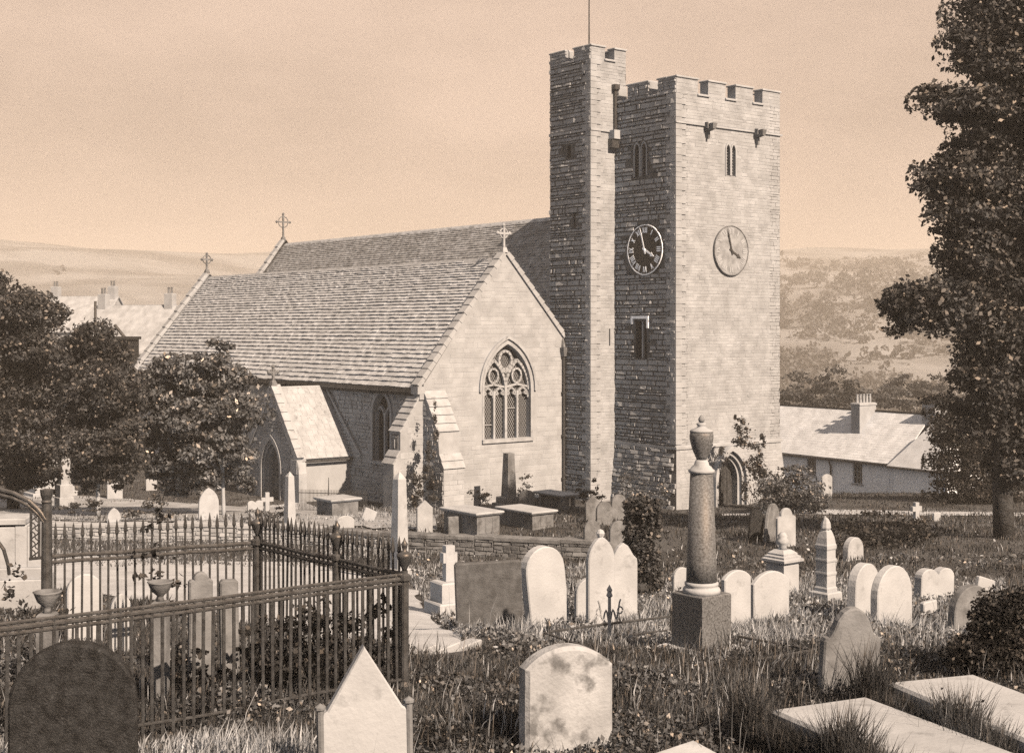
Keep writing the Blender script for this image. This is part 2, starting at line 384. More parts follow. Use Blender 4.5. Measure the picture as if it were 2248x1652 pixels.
PATH2_R = [(-26, 66), (-19, 68), (-14.5, 66), (-12, 66.5), (-10.5, 68.5)]
sheet('sunlit_upper_path', PATH2_L, PATH2_R, M['gravel'], lift=.03)  # pale gravel also stands in for sunlit short grass
sheet('sunlit_ground', [(-27, 52.2), (-20, 51.6), (-12, 50.9), (-6, 49.0), (-2.6, 47.6)], [(-30, 72), (-22, 71), (-13, 66), (-7.5, 62), (-3.2, 56)], M['sunturf'], lift=.06)  # pale sheet putting the sunlight on this ground into colour
sheet('church_lane', [(9.5, 62), (15, 63.5), (22, 61.5), (34, 60)], [(9.8, 64), (15, 66.5), (22, 65), (34, 64)], M['gravel'], lift=.03)
# kerb where the near path ends, one dressed stone after another
kp = thing('path_kerb', 'low pale kerb of dressed stones where the gravel path ends beside the iron railings', 'kerb', (0, 0, 0))
p0, p1 = Vector((-1.32, 17.38, 0)), Vector((-.5, 18.95, 0)); dd = (p1-p0)/3
for i in range(3):
    a, b = p0+dd*i, p0+dd*(i+1); c = (a+b)/2; mz = gz(c.x, c.y)
    T = Matrix.Translation((c.x, c.y, mz)) @ Matrix.Rotation(math.atan2(dd.y, dd.x), 4, 'Z')
    MB().cbox(-dd.length/2+.006, dd.length/2-.006, -.1, .1, -.3, .09, .015, T).build('kerb_stone', M['dressed'], kp)

# ------------------------------------------------------------------ the church: x across, y along the nave away from us
CH_ROT = math.atan2(.621, .784)
ch = thing('church', 'stone parish church with battlemented clock tower, stair turret and steep slated roofs', 'church', (2.72, 70.66, 0), CH_ROT)
rg = random.Random(3)
TX0, TX1, TY0, TY1 = 1.675, 9.275, -6.38, 1.2       # tower
UX0, UX1, UY0, UY1 = 0., 2.38, -2.04, 1.17          # turret
ZT, ZS, ZP = 20.98, 20.20, 2.88                     # tower top, embrasure sill, plinth course
ZTT, ZTS = 22.98, 22.32                             # turret
def rect(a, b, c, d): return [(a, c), (b, c), (b, d), (a, d)]
LIT = Fr((TX0, TY0, 0), (1, 0, 0)); DRK = Fr((TX0, TY0, 0), (0, 1, 0), Nn=(-1, 0, 0))
ULIT = Fr((UX0, UY0, 0), (1, 0, 0)); UDRK = Fr((UX0, UY0, 0), (0, 1, 0), Nn=(-1, 0, 0))
W = TX1-TX0; D = TY1-TY0
CX = 3.82
def lancets(c, z0, z1, a=.135, off=.20): return [arch(c-off, z0, z1-.28, z1, a, 6), arch(c+off, z0, z1-.28, z1, a, 6)]
l_lit = lancets(3.85, 16.42, 17.98); l_drk = lancets(2.49, 16.35, 17.98, .16, .25)
sqw = rect(2.07, 2.86, 7.25, 9.1)
mb = MB(); panel(mb, LIT, rect(0, W, ZP, ZS), l_lit, .8, .45); mb.build('tower_wall', M['rubble'], ch)
mb = MB()
panel(mb, DRK, rect(0, D, ZP, ZS), l_drk+[sqw], .8, .45)
panel(mb, Fr((TX0, TY1, 0), (1, 0, 0), Nn=(0, 1, 0)), rect(0, W, -1, ZS), (), .8)
panel(mb, Fr((TX1, TY0, 0), (0, 1, 0), Nn=(1, 0, 0)), rect(0, D, ZP, ZS), (), .8)
mb.box(TX0+.7, TX1-.7, TY0+.7, TY1-.7, 19.3, 19.5)
mb.build('tower_wall', M['shade_mortar'], ch)  # shaded faces backed dark, lit face in stone colour: shade put into the backing
# battered foot of the tower
BO = .36
door_l = arch(CX-.35, -1, 1.15, 2.62, 1.02, 10)
sl = math.hypot(BO, ZP+1)
LITB = Fr((TX0, TY0-BO-.02, -1), (1, 0, 0), U=(0, BO, ZP+1)); DRKB = Fr((TX0-BO-.02, TY0, -1), (0, 1, 0), U=(BO, 0, ZP+1), Nn=(-(ZP+1), 0, BO))
door_b = [(x, (z+1)*sl/(ZP+1)) for x, z in door_l]
mb = MB()
panel(mb, LITB, [(-BO-.02, 0), (W+BO, 0), (W+.02, sl), (-.02, sl)], [door_b], .3, .8); mb.build('tower_plinth', M['rubble'], ch); mb = MB()
panel(mb, DRKB, [(-BO-.02, 0), (D, 0), (D, sl), (-.02, sl)], (), .3)
panel(mb, Fr((TX1+BO+.02, TY0, -1), (0, 1, 0), U=(-BO, 0, ZP+1), Nn=(1, 0, .1)), [(-BO-.02, 0), (D, 0), (D, sl), (-.02, sl)], (), .3)
mb.build('tower_plinth', M['shade_mortar'], ch)
def dil(h, k):
    cx = sum(p[0] for p in h)/len(h); cz = sum(p[1] for p in h)/len(h)
    return [(p[0]+(k if p[0] > cx else -k), p[1]+(k if p[1] > cz else -k)) for p in h]
clock_hole = lambda c: [(c+1.27*math.cos(t), 12.65+1.27*math.sin(t)) for t in np.linspace(0, 2*math.pi, 24, endpoint=False)]
cl_l, cl_d = clock_hole(3.81), clock_hole(2.10)
q = .34
o = masonry(LIT, rect(.0, W, ZP+.12, ZS), [dil(h, .06) for h in l_lit]+[cl_l], rg, proud=.012, flat=.5, gap=.006).build('rubble_masonry', M['rubble'], ch); tag(o, kind='stuff')
o = masonry(DRK, rect(.0, D-3.2, ZP+.12, ZS), [dil(h, .06) for h in l_drk+[sqw]]+[cl_d], rg, proud=.085, ch=(.10, .30), cl=(.16, .8), gap=.026).build('rubble_masonry', M['rubble'], ch); tag(o, kind='stuff')
mb = masonry(LITB, [(-BO, .05), (W+BO, .05), (W, sl-.03), (0, sl-.03)], [dil(door_b, .25)], rg, proud=.014, flat=.5, gap=.006)
masonry(DRKB, [(-BO, .05), (D-3.2, .05), (D-3.2, sl-.03), (0, sl-.03)], (), rg, proud=.09, ch=(.14, .28), mb=mb)
tag(mb.build('plinth_masonry', M['rubble'], ch), kind='stuff')

def string(z, x0, x1, y0, y1, h=.11, o_=.10, name='string_course'):
    mb = MB(); e = o_
    for a, b, c, d in ((x0-e, x1+e, y0-e, y0), (x0-e, x0, y0, y1), (x1, x1+e, y0, y1)):
        mb.hexa([(a, c, z-h/2), (b, c, z-h/2), (b, d, z-h/2), (a, d, z-h/2), (a, c, z+h*.2), (b, c, z+h*.2), (b, d, z+h*.5), (a, d, z+h*.5)])
    return mb.build(name, M['dressed'], ch)
string(18.79, TX0, TX1, TY0, UY0-.03); string(18.78, UX0, UX1, UY0, UY1, .14, .09); string(ZP+.05, TX0, TX1, TY0, UY0-.03, .18, .10)

def parapet(x0, x1, y0, y1, zs, zt, xm, ym, th, rough_l, rough_d):
    """merlons on all four sides: lists of (from, to) along x and along y"""
    for a, b in xm:
        for yy, s in ((y0, 1), (y1, -1)):
            lo, hi = (yy, yy+th) if s > 0 else (yy-th, yy)
            b_ = MB().box(x0+a, x0+b, lo, hi, zs, zt).build('merlon', M['rubble'], ch)
            MB().cbox(x0+a-.05, x0+b+.05, lo-.07, hi+.05, zt, zt+.09, .03).build('merlon_cap', M['dressed'], b_)
            if s > 0: tag(masonry(Fr((x0, y0, 0), (1, 0, 0)), rect(a, b, zs, zt), (), rg, proud=rough_l, flat=.5, gap=.006).build('merlon_masonry', M['rubble'], b_), kind='stuff')
    for a, b in ym:
        for xx, s in ((x0, 1), (x1, -1)):
            lo, hi = (xx, xx+th) if s > 0 else (xx-th, xx)
            a2, b2 = max(a, th+.003), min(b, y1-y0-th-.003)
            b_ = MB().box(lo, hi, y0+a2, y0+b2, zs, zt).build('merlon', M['rubble'], ch)
            MB().cbox(lo-.07, hi+.05, y0+a2+.055, y0+b2+.05, zt, zt+.09, .03).build('merlon_cap', M['dressed'], b_)
            if s > 0: tag(masonry(Fr((x0, y0, 0), (0, 1, 0), Nn=(-1, 0, 0)), rect(a, b, zs, zt), (), rg, proud=rough_d).build('merlon_masonry', M['rubble'], b_), kind='stuff')
    def sills(ms, L_, mk):
        for (a, b), (c, d) in zip(ms[:-1], ms[1:]): mk(b, c)
    sills(xm, 0, lambda b, c: MB().cbox(x0+b-.05, x0+c+.05, y0-.09, y0+th+.03, zs, zs+.10, .03).build('embrasure_sill', M['dressed'], ch))
    sills(ym, 0, lambda b, c: MB().cbox(x0-.09, x0+th+.03, y0+b-.05, y0+c+.05, zs, zs+.10, .03).build('embrasure_sill', M['dressed'], ch))
parapet(TX0, TX1, TY0, TY1, ZS, ZT, [(0, 1.49), (2.23, 3.48), (4.22, 5.51), (6.25, W)], [(0, 1.26), (1.83, 3.45), (4.1, 5.6), (6.3, D)], .55, .012, .08)

mb = MB()
slit = rect(1.22, 1.30, 7.85, 8.75)
panel(mb, ULIT, rect(0, UX1, -1, ZTS), [slit], .5, .4); mb.build('turret_wall', M['rubble'], ch); mb = MB()
panel(mb, UDRK, rect(0, UY1-UY0, -1, ZTS), [rect(1.55, 1.85, 17.5, 18.1), rect(1.2, 1.32, 13.9, 14.7)], .5, .4)
panel(mb, Fr((UX0, UY1, 0), (1, 0, 0), Nn=(0, 1, 0)), rect(0, UX1, 5, ZTS), (), .5)
panel(mb, Fr((UX1, UY0, 0), (0, 1, 0), Nn=(1, 0, 0)), rect(0, UY1-UY0, ZS-1.2, ZTS), (), .5)
mb.box(UX0+.4, UX1-.4, UY0+.4, UY1-.4, 21.5, 21.7)
mb.build('turret_wall', M['shade_mortar'], ch)
o = masonry(ULIT, rect(0, UX1, 0, ZTS), [dil(slit, .05)], rg, proud=.012, flat=.5, gap=.006).build('rubble_masonry', M['rubble'], ch); tag(o, kind='stuff')
o = masonry(UDRK, rect(0, UY1-UY0, 0, ZTS), [rect(1.5, 1.9, 17.45, 18.15), rect(1.15, 1.37, 13.85, 14.75)], rg, proud=.085, ch=(.10, .30), cl=(.16, .75), gap=.026).build('rubble_masonry', M['rubble'], ch); tag(o, kind='stuff')
parapet(UX0, UX1, UY0, UY1, ZTS, ZTT, [(0, .93), (1.59, UX1)], [(0, 1.32), (1.89, UY1-UY0)], .45, .012, .08)
for fr, s, z0, z1, wd in ((ULIT, 1.26, 7.85, 8.75, .05), (UDRK, 1.7, 17.5, 18.1, .16), (UDRK, 1.26, 13.9, 14.7, .07)):
    mb = MB(); p = rect(s-wd, s+wd, z0, z1); panel(mb, Fr(fr(0, 0, -.35), fr.S, Nn=fr.N), p, (), .05); mb.build('slit_window', M['pane'], ch)
# corner quoins
for fr_a, fr_b, z0, z1, pr in ((LIT, DRK, ZP+.2, ZS, .05), (ULIT, UDRK, .6, ZTS, .05)):
    z = z0; k = 0
    while z < z1-.2:
        h = rg.uniform(.24, .36); la, lb = (.62, .34) if k % 2 else (.34, .6)
        O = fr_a.O
        MB().cbox(O.x-pr-.03, O.x+la, O.y-pr, O.y+.02, z+.008, min(z+h, z1)-.008, .012).box(O.x-pr-.032, O.x+.02, O.y+.022, O.y+lb, z+.009, min(z+h, z1)-.009).build('quoin', M['rubble'], ch)
        z += h; k += 1
# flagstaff, spouts, louvres
mb = MB(); mb.tube([(.12, -1.75, 21.7), (.12, -1.75, 27.0)], [.045, .025], 8); mb.lathe([(.01, 0), (.06, .04), (.06, .08), (.01, .12)], 8, (.12, -1.75, 27.0)); mb.build('flagstaff', M['wood'], ch)
for s, fr, sx in ((2.1, LIT, 1), (5.75, LIT, 1)):
    mb = MB(); O = fr(s, 18.62, .0)
    mb.hexa([(O.x-.13, O.y, O.z-.15), (O.x+.13, O.y, O.z-.15), (O.x+.10, O.y-.55, O.z-.05), (O.x-.10, O.y-.55, O.z-.05),
             (O.x-.15, O.y, O.z+.2), (O.x+.15, O.y, O.z+.2), (O.x+.16, O.y-.6, O.z+.24), (O.x-.16, O.y-.6, O.z+.24)])
    mb.box(O.x-.06, O.x+.06, O.y-.2, O.y+.02, O.z-.5, O.z-.15); mb.box(O.x-.22, O.x-.15, O.y-.3, O.y-.1, O.z, O.z+.3); mb.box(O.x+.15, O.x+.22, O.y-.3, O.y-.1, O.z, O.z+.3)
    mb.build('water_spout', M['grey'], ch)
mb = MB(); O = DRK(4.1, 18.5); mb.box(O.x-.5, O.x+.02, O.y-.2, O.y+.2, O.z-.15, O.z+.3).build('rain_hopper', M['dressed'], ch)
mb = MB(); mb.box(TX0-.55, TX0, UY0-.35, UY0+.2, 17.9, 18.35); mb.tube([(TX0-.12, UY0-.12, ZS+.9), (TX0-.12, UY0-.12, 18.0)], .08, 8); mb.box(TX0-.3, TX0+.02, UY0-.3, UY0+.05, ZS+.7, ZS+.95); mb.build('rainwater_pipe', M['iron'], ch)
def louvre_window(fr, holes, zlo, zhi):
    for h in holes:
        cx = (h[0][0]+h[1][0])/2; a = (h[1][0]-h[0][0])/2
        mb = MB(); band(mb, fr, cx, zlo, zhi-.28, zhi, a, a+.07, -.1, .045, 6); wf = mb.build('belfry_window', M['dressed'], ch)
        mb = MB(); panel(mb, Fr(fr(0, 0, -.42), fr.S, Nn=fr.N), h, (), .03); mb.build('dark_opening', M['lead'], wf)
        z = zlo+.05
        while z < zhi-.12:
            mb = MB(); mb.add([fr(cx-a, z, -.12), fr(cx+a, z, -.12), fr(cx+a, z+.16, -.34), fr(cx-a, z+.16, -.34), fr(cx-a, z+.02, -.12), fr(cx+a, z+.02, -.12), fr(cx+a, z+.18, -.34), fr(cx-a, z+.18, -.34)],
                   [(0, 1, 2, 3), (4, 5, 6, 7), (0, 1, 5, 4), (2, 3, 7, 6)]); mb.build('louvre', M['grey'], wf); z += .155
louvre_window(LIT, l_lit, 16.42, 17.98); louvre_window(DRK, l_drk, 16.35, 17.98)
# square-headed window with its hood, on the shaded side of the tower
mb = MB(); mb.box(TX0-.12, TX0, TY0+1.85, TY0+3.1, 9.22, 9.36); mb.box(TX0-.12, TX0, TY0+1.85, TY0+1.98, 8.75, 9.22); mb.box(TX0-.12, TX0, TY0+2.97, TY0+3.1, 8.95, 9.22)
sw = mb.build('square_window', M['limewash'], ch)
mb = MB(); mb.box(TX0+.1, TX0+.25, TY0+2.42, TY0+2.52, 7.25, 9.1); mb.build('mullion', M['dressed'], sw)
for a, b in ((2.07, 2.42), (2.52, 2.86)):
    mb = MB(); mb.box(TX0+.30, TX0+.33, TY0+a, TY0+b, 7.25, 9.1); mb.build('pane', M['pane'], sw)

# ------------------------------------------------------------------ clocks, three minutes to four
NUM = ['XII', 'I', 'II', 'III', 'IIII', 'V', 'VI', 'VII', 'VIII', 'IX', 'X', 'XI']
def clock(fr, cs, cz, rad, dial, num, hand, flip, pr):
    B = Fr(fr(cs, cz, pr), fr.S*flip, Nn=fr.N)
    n = 40; ring = lambda r, d: [B(r*math.cos(2*math.pi*i/n), r*math.sin(2*math.pi*i/n), d) for i in range(n)]
    mb = MB(); mb.add(ring(rad, -pr)+ring(rad, 0), [tuple(range(n, 2*n))]+[(i, (i+1) % n, n+(i+1) % n, n+i) for i in range(n)])
    ck = mb.build('clock', dial, ch)
    def hoop(r0, r1, d0, d1, m, nm):
        mb = MB(); mb.add(ring(r0, d0)+ring(r0, d1)+ring(r1, d1)+ring(r1, d0), [(k*n+i, k*n+(i+1) % n, (k+1) % 4*n+(i+1) % n, (k+1) % 4*n+i) for k in range(4) for i in range(n)])
        mb.build(nm, m, ck)
    hoop(rad-.015, rad+.025, -.03, .03, num if dial is M['lead'] else M['grey'], 'rim')
    def bar(mb, x0, y0, x1, y1, wd, ang, d0, d1, wd1=None):
        ca, sa = math.cos(ang), math.sin(ang); dx, dy = x1-x0, y1-y0; l = math.hypot(dx, dy); px, py = -dy/l, dx/l
        w1 = wd if wd1 is None else wd1
        pts = [(x0+px*wd/2, y0+py*wd/2), (x0-px*wd/2, y0-py*wd/2), (x1-px*w1/2, y1-py*w1/2), (x1+px*w1/2, y1+py*w1/2)]
        r = [(x*ca+y*sa, -x*sa+y*ca) for x, y in pts]     # ang clockwise from twelve
        mb.hexa([B(x, y, d0) for x, y in r]+[B(x, y, d1) for x, y in r])
    ri, ro = rad*.68, rad*.90
    for h in range(12):
        s = NUM[h]; wid = {'I': .095, 'V': .18, 'X': .18}; tot = sum(wid[c] for c in s); x = -tot/2; mb = MB(); a = 2*math.pi*h/12
        for c in s:
            wc = wid[c]; m0 = x+wc/2
            if c == 'I': bar(mb, m0, ri, m0, ro, .062, a, .002, .016)
            elif c == 'V': bar(mb, m0-.06, ro, m0, ri, .062, a, .002, .016); bar(mb, m0+.06, ro, m0, ri, .026, a, .002, .019)
            else: bar(mb, m0-.06, ro, m0+.06, ri, .062, a, .002, .016); bar(mb, m0+.06, ro, m0-.06, ri, .026, a, .002, .019)
            x += wc
        mb.build('numeral', num, ck)
    mb = MB()
    for k in range(60):
        if k % 5: bar(mb, 0, rad*.935, 0, rad*.97, .018, 2*math.pi*k/60, .002, .012)
    tag(mb.build('minute_marks', num, ck), kind='stuff')
    mb = MB(); a = 2*math.pi*57.3/60; bar(mb, 0, -.22, 0, .62*rad, .075, a, .045, .06); bar(mb, 0, .62*rad, 0, .70*rad, .13, a, .044, .061, .06); bar(mb, 0, .70*rad, 0, .93*rad, .06, a, .045, .06, .012); mb.build('minute_hand', hand, ck)
    mb = MB(); a = 2*math.pi*3.955/12; bar(mb, 0, -.16, 0, .40*rad, .09, a, .025, .04); bar(mb, 0, .40*rad, 0, .48*rad, .22, a, .024, .041, .15); bar(mb, 0, .48*rad, 0, .62*rad, .13, a, .025, .04, .012); mb.build('hour_hand', hand, ck)
    mb = MB(); mb.add([B(.06*math.cos(t), .06*math.sin(t), d) for d in (0, .07) for t in np.linspace(0, 2*math.pi, 12, endpoint=False)], [(i, (i+1) % 12, 12+(i+1) % 12, 12+i) for i in range(12)]+[tuple(range(12, 24))]); mb.build('hub', hand, ck)
clock(DRK, 2.10, 12.65, 1.235, M['lead'], M['gilt'], M['gilt'], -1, .09)
clock(LIT, 3.81, 12.65, 1.235, M['dialglare'], M['white'], M['iron'], 1, .09)  # same dial as the shaded one, with sun glare put into its colours

# ------------------------------------------------------------------ tower door
LITV = Fr((TX0, TY0-BO-.05, 0), (1, 0, 0))
dx = CX-.35
mb = MB(); band(mb, LITV, dx, -.9, 1.15, 2.62, 1.02, 1.22, -.25, .10); dr = mb.build('west_doorway', M['pale'], ch)
mb = MB(); band(mb, LITV, dx, -.9, 1.15, 2.40, .86, 1.02, -.45, -.08); mb.build('arch_order', M['dressed'], dr)
mb = MB(); band(mb, LITV, dx, -.9, 1.15, 2.22, .72, .86, -.65, -.26); mb.build('arch_order', M['dressed'], dr)
mb = MB(); panel(mb, Fr(LITV(0, 0, -.62), LITV.S, Nn=LITV.N), arch(dx, -.9, 1.15, 2.22, .73, 10), (), .06); dl = mb.build('door', M['wood'], dr)
for s in (-.45, -.15, .15, .45):
    mb = MB(); mb.box(TX0+dx+s-.13, TX0+dx+s+.13, LITV.O.y+.58, LITV.O.y+.62, -.85, 1.6); mb.build('door_plank', M['wood'], dl)
# ------------------------------------------------------------------ aisle
AY1 = 33.4; AXR = -3.88; AW = -8.83; ZE = 6.15; ZR = 12.22; ZV = 8.28; XV = 0.
GAB = Fr((AW, 0, 0), (1, 0, 0)); gw = -AW
apex = (AXR-AW, 12.45)
gwin = arch(5.09, 3.26, 5.75, 7.96, 1.47, 12)
mb = MB(); panel(mb, GAB, [(0, -1), (gw, -1), (gw, 8.15), apex, (0, 6.05)], [gwin], .7, .45)
SID = Fr((AW, 0, 0), (0, 1, 0), Nn=(-1, 0, 0))
swin = arch(3.62, 2.15, 4.5, 5.55, .78, 8)
panel(mb, SID, rect(.01, AY1, -1, ZE), [swin], .6, .4)
panel(mb, Fr((AW, AY1, 0), (1, 0, 0), Nn=(0, 1, 0)), [(0, -1), (gw, -1), (gw, 8.15), apex, (0, 6.05)], (), .6)
mb.build('aisle_wall', M['dressed'], ch)
hood = [(p[0], p[1]) for p in [(5.09-1.75, 3.2), (5.09+1.75, 3.2)]+arc(5.09, 5.75, 8.35, 1.75, 10)]
tag(masonry(GAB, [(0, -.5), (gw, -.5), (gw, 8.1), apex, (0, 6.0)], [hood], rg, proud=.010, flat=.6, ch=(.16, .3), cl=(.3, .8), gap=.005).build('gable_masonry', M['dressed'], ch), kind='stuff')
tag(masonry(SID, rect(.1, 15, -.5, ZE-.1), [dil(swin, .14)], rg, proud=.06, ch=(.12, .25)).build('rubble_masonry', M['rubble'], ch), kind='stuff')
# gable window: hood, jamb moulding, mullions, tracery, leaded lights
gwd = MB(); band(gwd, GAB, 5.09, 3.26, 5.75, 7.96, 1.47, 1.60, -.1, .02); gw_o = gwd.build('gable_window', M['pale'], ch)
mb = MB(); band(mb, GAB, 5.09, 5.60, 5.75, 8.22, 1.68, 1.80, -.02, .10); mb.build('hood_mould', M['pale'], gw_o)
mb = MB(); mb.box(AW+5.09-1.62, AW+5.09+1.62, -.10, .02, 3.08, 3.255); mb.build('sill', M['pale'], gw_o)
INN = Fr(GAB(0, 0, -.22), (1, 0, 0))
def bar2(mb, fr, pts, wd, d0, d1):
    for (x0, z0), (x1, z1) in zip(pts[:-1], pts[1:]):
        dx_, dz_ = x1-x0, z1-z0; l = math.hypot(dx_, dz_) or 1; px, pz = -dz_/l*wd/2, dx_/l*wd/2; ex, ez = dx_/l*wd*.25, dz_/l*wd*.25
        q = [(x0+px-ex, z0+pz-ez), (x0-px-ex, z0-pz-ez), (x1-px+ex, z1-pz+ez), (x1+px+ex, z1+pz+ez)]
        mb.hexa([fr(x, z, d0) for x, z in q]+[fr(x, z, d1) for x, z in q])
for s, zt in ((-.735, 5.6), (0, 6.0), (.735, 5.6)):
    mb = MB(); bar2(mb, INN, [(5.09+s, 3.26), (5.09+s, zt)], .12 if s else .15, -.10, .08); mb.build('mullion', M['pale'], gw_o)
for s in (-1.1, -.367, .367, 1.1):
    mb = MB(); bar2(mb, INN, arc(5.09+s, 5.30, 5.78, .33, 6), .10, -.08, .05)
    bar2(mb, INN, [(5.09+s-.33, 5.42), (5.09+s-.12, 5.48), (5.09+s-.20, 5.66)], .07, -.07, .04); bar2(mb, INN, [(5.09+s+.33, 5.42), (5.09+s+.12, 5.48), (5.09+s+.20, 5.66)], .07, -.07, .04)
    mb.build('tracery_arch', M['pale'], gw_o)
for s in (-.735, .735):
    mb = MB(); bar2(mb, INN, arc(5.09+s, 5.70, 7.15, .735, 8), .13, -.09, .07)
    bar2(mb, INN, [(5.09+s-.66, 5.82), (5.09+s, 5.95), (5.09+s+.66, 5.82)], .10, -.07, .04)
    th = [(5.09+s+.30*math.cos(t), 6.38+.36*math.sin(t)) for t in np.linspace(0, 2*math.pi, 11)]; bar2(mb, INN, th, .09, -.06, .03)
    mb.build('tracery_arch', M['pale'], gw_o)
mb = MB(); th = [(5.09+.40*math.cos(t), 7.15+.46*math.sin(t)) for t in np.linspace(0, 2*math.pi, 13)]; bar2(mb, INN, th, .12, -.085, .055)
bar2(mb, INN, [(5.09-.32, 6.75), (5.09, 6.55), (5.09+.32, 6.75)], .1, -.08, .05); mb.build('tracery_eye', M['pale'], gw_o)
for s, a in ((-1.1, .33), (-.367, .33), (.367, .33), (1.1, .33)):
    fr = Fr(GAB(0, 0, -.36), (1, 0, 0)); mb = MB(); zt = 7.0 if abs(s) < .5 else 6.4
    mb.add([fr(5.09+s-.37, 3.2), fr(5.09+s+.37, 3.2), fr(5.09+s+.37, zt+.9), fr(5.09+s-.37, zt+.9)], [(0, 1, 2, 3)]); mb.build('pane', M['leaded'], gw_o)
for s, z in ((-1.1, 3.95), (.367, 4.75)):
    mb = MB(); bar2(mb, INN, [(5.09+s-.33, z), (5.09+s+.33, z)], .04, -.1, -.06); mb.build('saddle_bar', M['pale'], gw_o)
# side window in the shade
mb = MB(); band(mb, SID, 3.62, 2.15, 4.5, 5.55, .78, .95, -.08, .07); sw2 = mb.build('lancet_window', M['dressed'], ch)
mb = MB(); fr = Fr(SID(0, 0, -.34), SID.S, Nn=SID.N); panel(mb, fr, swin, (), .03); mb.build('pane', M['pane'], sw2)
mb = MB(); INS = Fr(SID(0, 0, -.2), SID.S, Nn=SID.N); bar2(mb, INS, [(3.62, 2.15), (3.62, 4.5)], .12, -.1, .06); bar2(mb, INS, arc(3.23, 4.2, 4.85, .37, 6), .1, -.1, .05); bar2(mb, INS, arc(4.01, 4.2, 4.85, .37, 6), .1, -.1, .05); mb.build('mullion', M['dressed'], sw2)
mb = MB(); mb.box(AW-.14, AW, 2.6, 4.64, 2.0, 2.14); mb.build('sill', M['dressed'], sw2)

def roof_slope(name, x_e, z_e, x_r, z_r, y0, y1, rows, e0, e1, th, wid, eave=.22, m='slate'):
    sx = 1 if x_r > x_e else -1; L_ = math.hypot(x_r-x_e, z_r-z_e); U = Vector((x_r-x_e, 0, z_r-z_e)).normalized(); Nn = Vector((-U.z*sx, 0, abs(U.x)))
    O = Vector((x_e, y0, z_e))-U*eave; L_ += eave; l = y1-y0
    fr = Fr(O, (0, 1, 0), U=U, Nn=Nn)
    mb = MB(); mb.hexa([fr(0, 0, -.12), fr(l, 0, -.12), fr(l, 0, 0), fr(0, 0, 0), fr(0, L_, -.12), fr(l, L_, -.12), fr(l, L_, 0), fr(0, L_, 0)])
    o = mb.build(name, M[m], ch)
    if rows: slates(o, Fr(fr(0, 0, .004), (0, 1, 0), U=U, Nn=Nn), l, L_, rows, e0, e1, M[m], rg, wid, th)
    return o
ar = roof_slope('aisle_roof', AW, ZE, AXR, ZR, .42, AY1-.4, 36, .31, .15, .075, (.26, .5), .34)
roof_slope('aisle_roof', XV, ZV+.02, AXR, ZR, .42, AY1-.4, 0, 0, 0, 0, 0, 0)
for i in range(44):
    y = .45+i*.74
    MB().hexa([(AXR-.19, y, ZR-.16), (AXR+.19, y, ZR-.16), (AXR+.19, y+.73, ZR-.16), (AXR-.19, y+.73, ZR-.16), (AXR-.03, y, ZR+.07), (AXR+.03, y, ZR+.07), (AXR+.03, y+.73, ZR+.07), (AXR-.03, y+.73, ZR+.07)]).build('ridge_tile', M['pale'], ar)
MB().box(AW-.30, AW-.015, .46, AY1, ZE-.62, ZE-.36).build('eave_shadow_strip', M['wood'], ch)  # dark strip standing in for the shadow under the eave
mb = MB(); mb.box(AW-.36, AW-.02, .1, AY1, ZE-.355, ZE-.30); mb.tube([(AW-.30, .1, ZE-.42), (AW-.30, AY1, ZE-.42)], .075, 6); mb.build('gutter', M['iron'], ch)
def coping(x0, z0, x1, z1, y0, y1, n, lift=.0, m='dressed', w0=0):
    for i in range(n):
        a, b = i/n, (i+1)/n; U = Vector((x1-x0, 0, z1-z0)); l = U.length; U.normalize(); Nn = Vector((-U.z, 0, U.x)) if x1 > x0 else Vector((U.z, 0, -U.x))
        O = Vector((x0, y0, z0)); fr = Fr(O, (0, 1, 0), U=U, Nn=Nn); g_ = .012; dpt = y1-y0
        s0, s1 = a*l+g_, b*l-g_; t1 = .20+.015*(i % 2)
        MB().hexa([fr(0, s0, lift), fr(dpt, s0, lift), fr(dpt, s0, lift+t1+.05), fr(0, s0, lift+t1+.05), fr(0, s1, lift), fr(dpt, s1, lift), fr(dpt, s1, lift+t1), fr(0, s1, lift+t1)]).build('coping_stone', M[m], ch)
coping(AW-.25, 5.92, AXR, 12.42, -.10, .42, 17); coping(.03, 8.1, AXR, 12.42, -.10, .42, 12)
coping(AW-.2, 6.0, AXR, 12.42, AY1-.4, AY1+.12, 12, .0, 'pale')
mb = MB(); mb.box(AW-.42, AW+.0, -.12, .45, 5.62, 5.98); mb.box(AW-.30, AW, -.11, .44, 5.36, 5.62); mb.build('kneeler', M['dressed'], ch)
def cross(name, c, h, m, ringr=.2, tilt=0, parent=None, floral=False):
    x, y, z = c; mb = MB(); t = .055
    mb.hexa([(x-.17, y-.17, z-.1), (x+.17, y-.17, z-.1), (x+.17, y+.17, z-.1), (x-.17, y+.17, z-.1), (x-.1, y-.1, z+.16), (x+.1, y-.1, z+.16), (x+.1, y+.1, z+.16), (x-.1, y+.1, z+.16)])
    mb.box(x-t, x+t, y-t, y+t, z+.16, z+h); zc = z+h*.68; a = h*.30
    mb.box(x-a, x-t-.001, y-t+.004, y+t-.004, zc-t, zc+t); mb.box(x+t+.001, x+a, y-t+.004, y+t-.004, zc-t, zc+t)
    for e in ((x-a, zc), (x+a, zc), (x, z+h)):
        mb.lathe([(.02, -.11), (.085, -.05), (.10, 0), (.085, .05), (.02, .11)], 8, (e[0], y, e[1]))
    n = 16; rr = [(x+ringr*math.cos(2*math.pi*i/n), y, zc+ringr*math.sin(2*math.pi*i/n)) for i in range(n+1)]; mb.tube(rr, .035, 6)
    return mb.build(name, M[m], parent or ch)
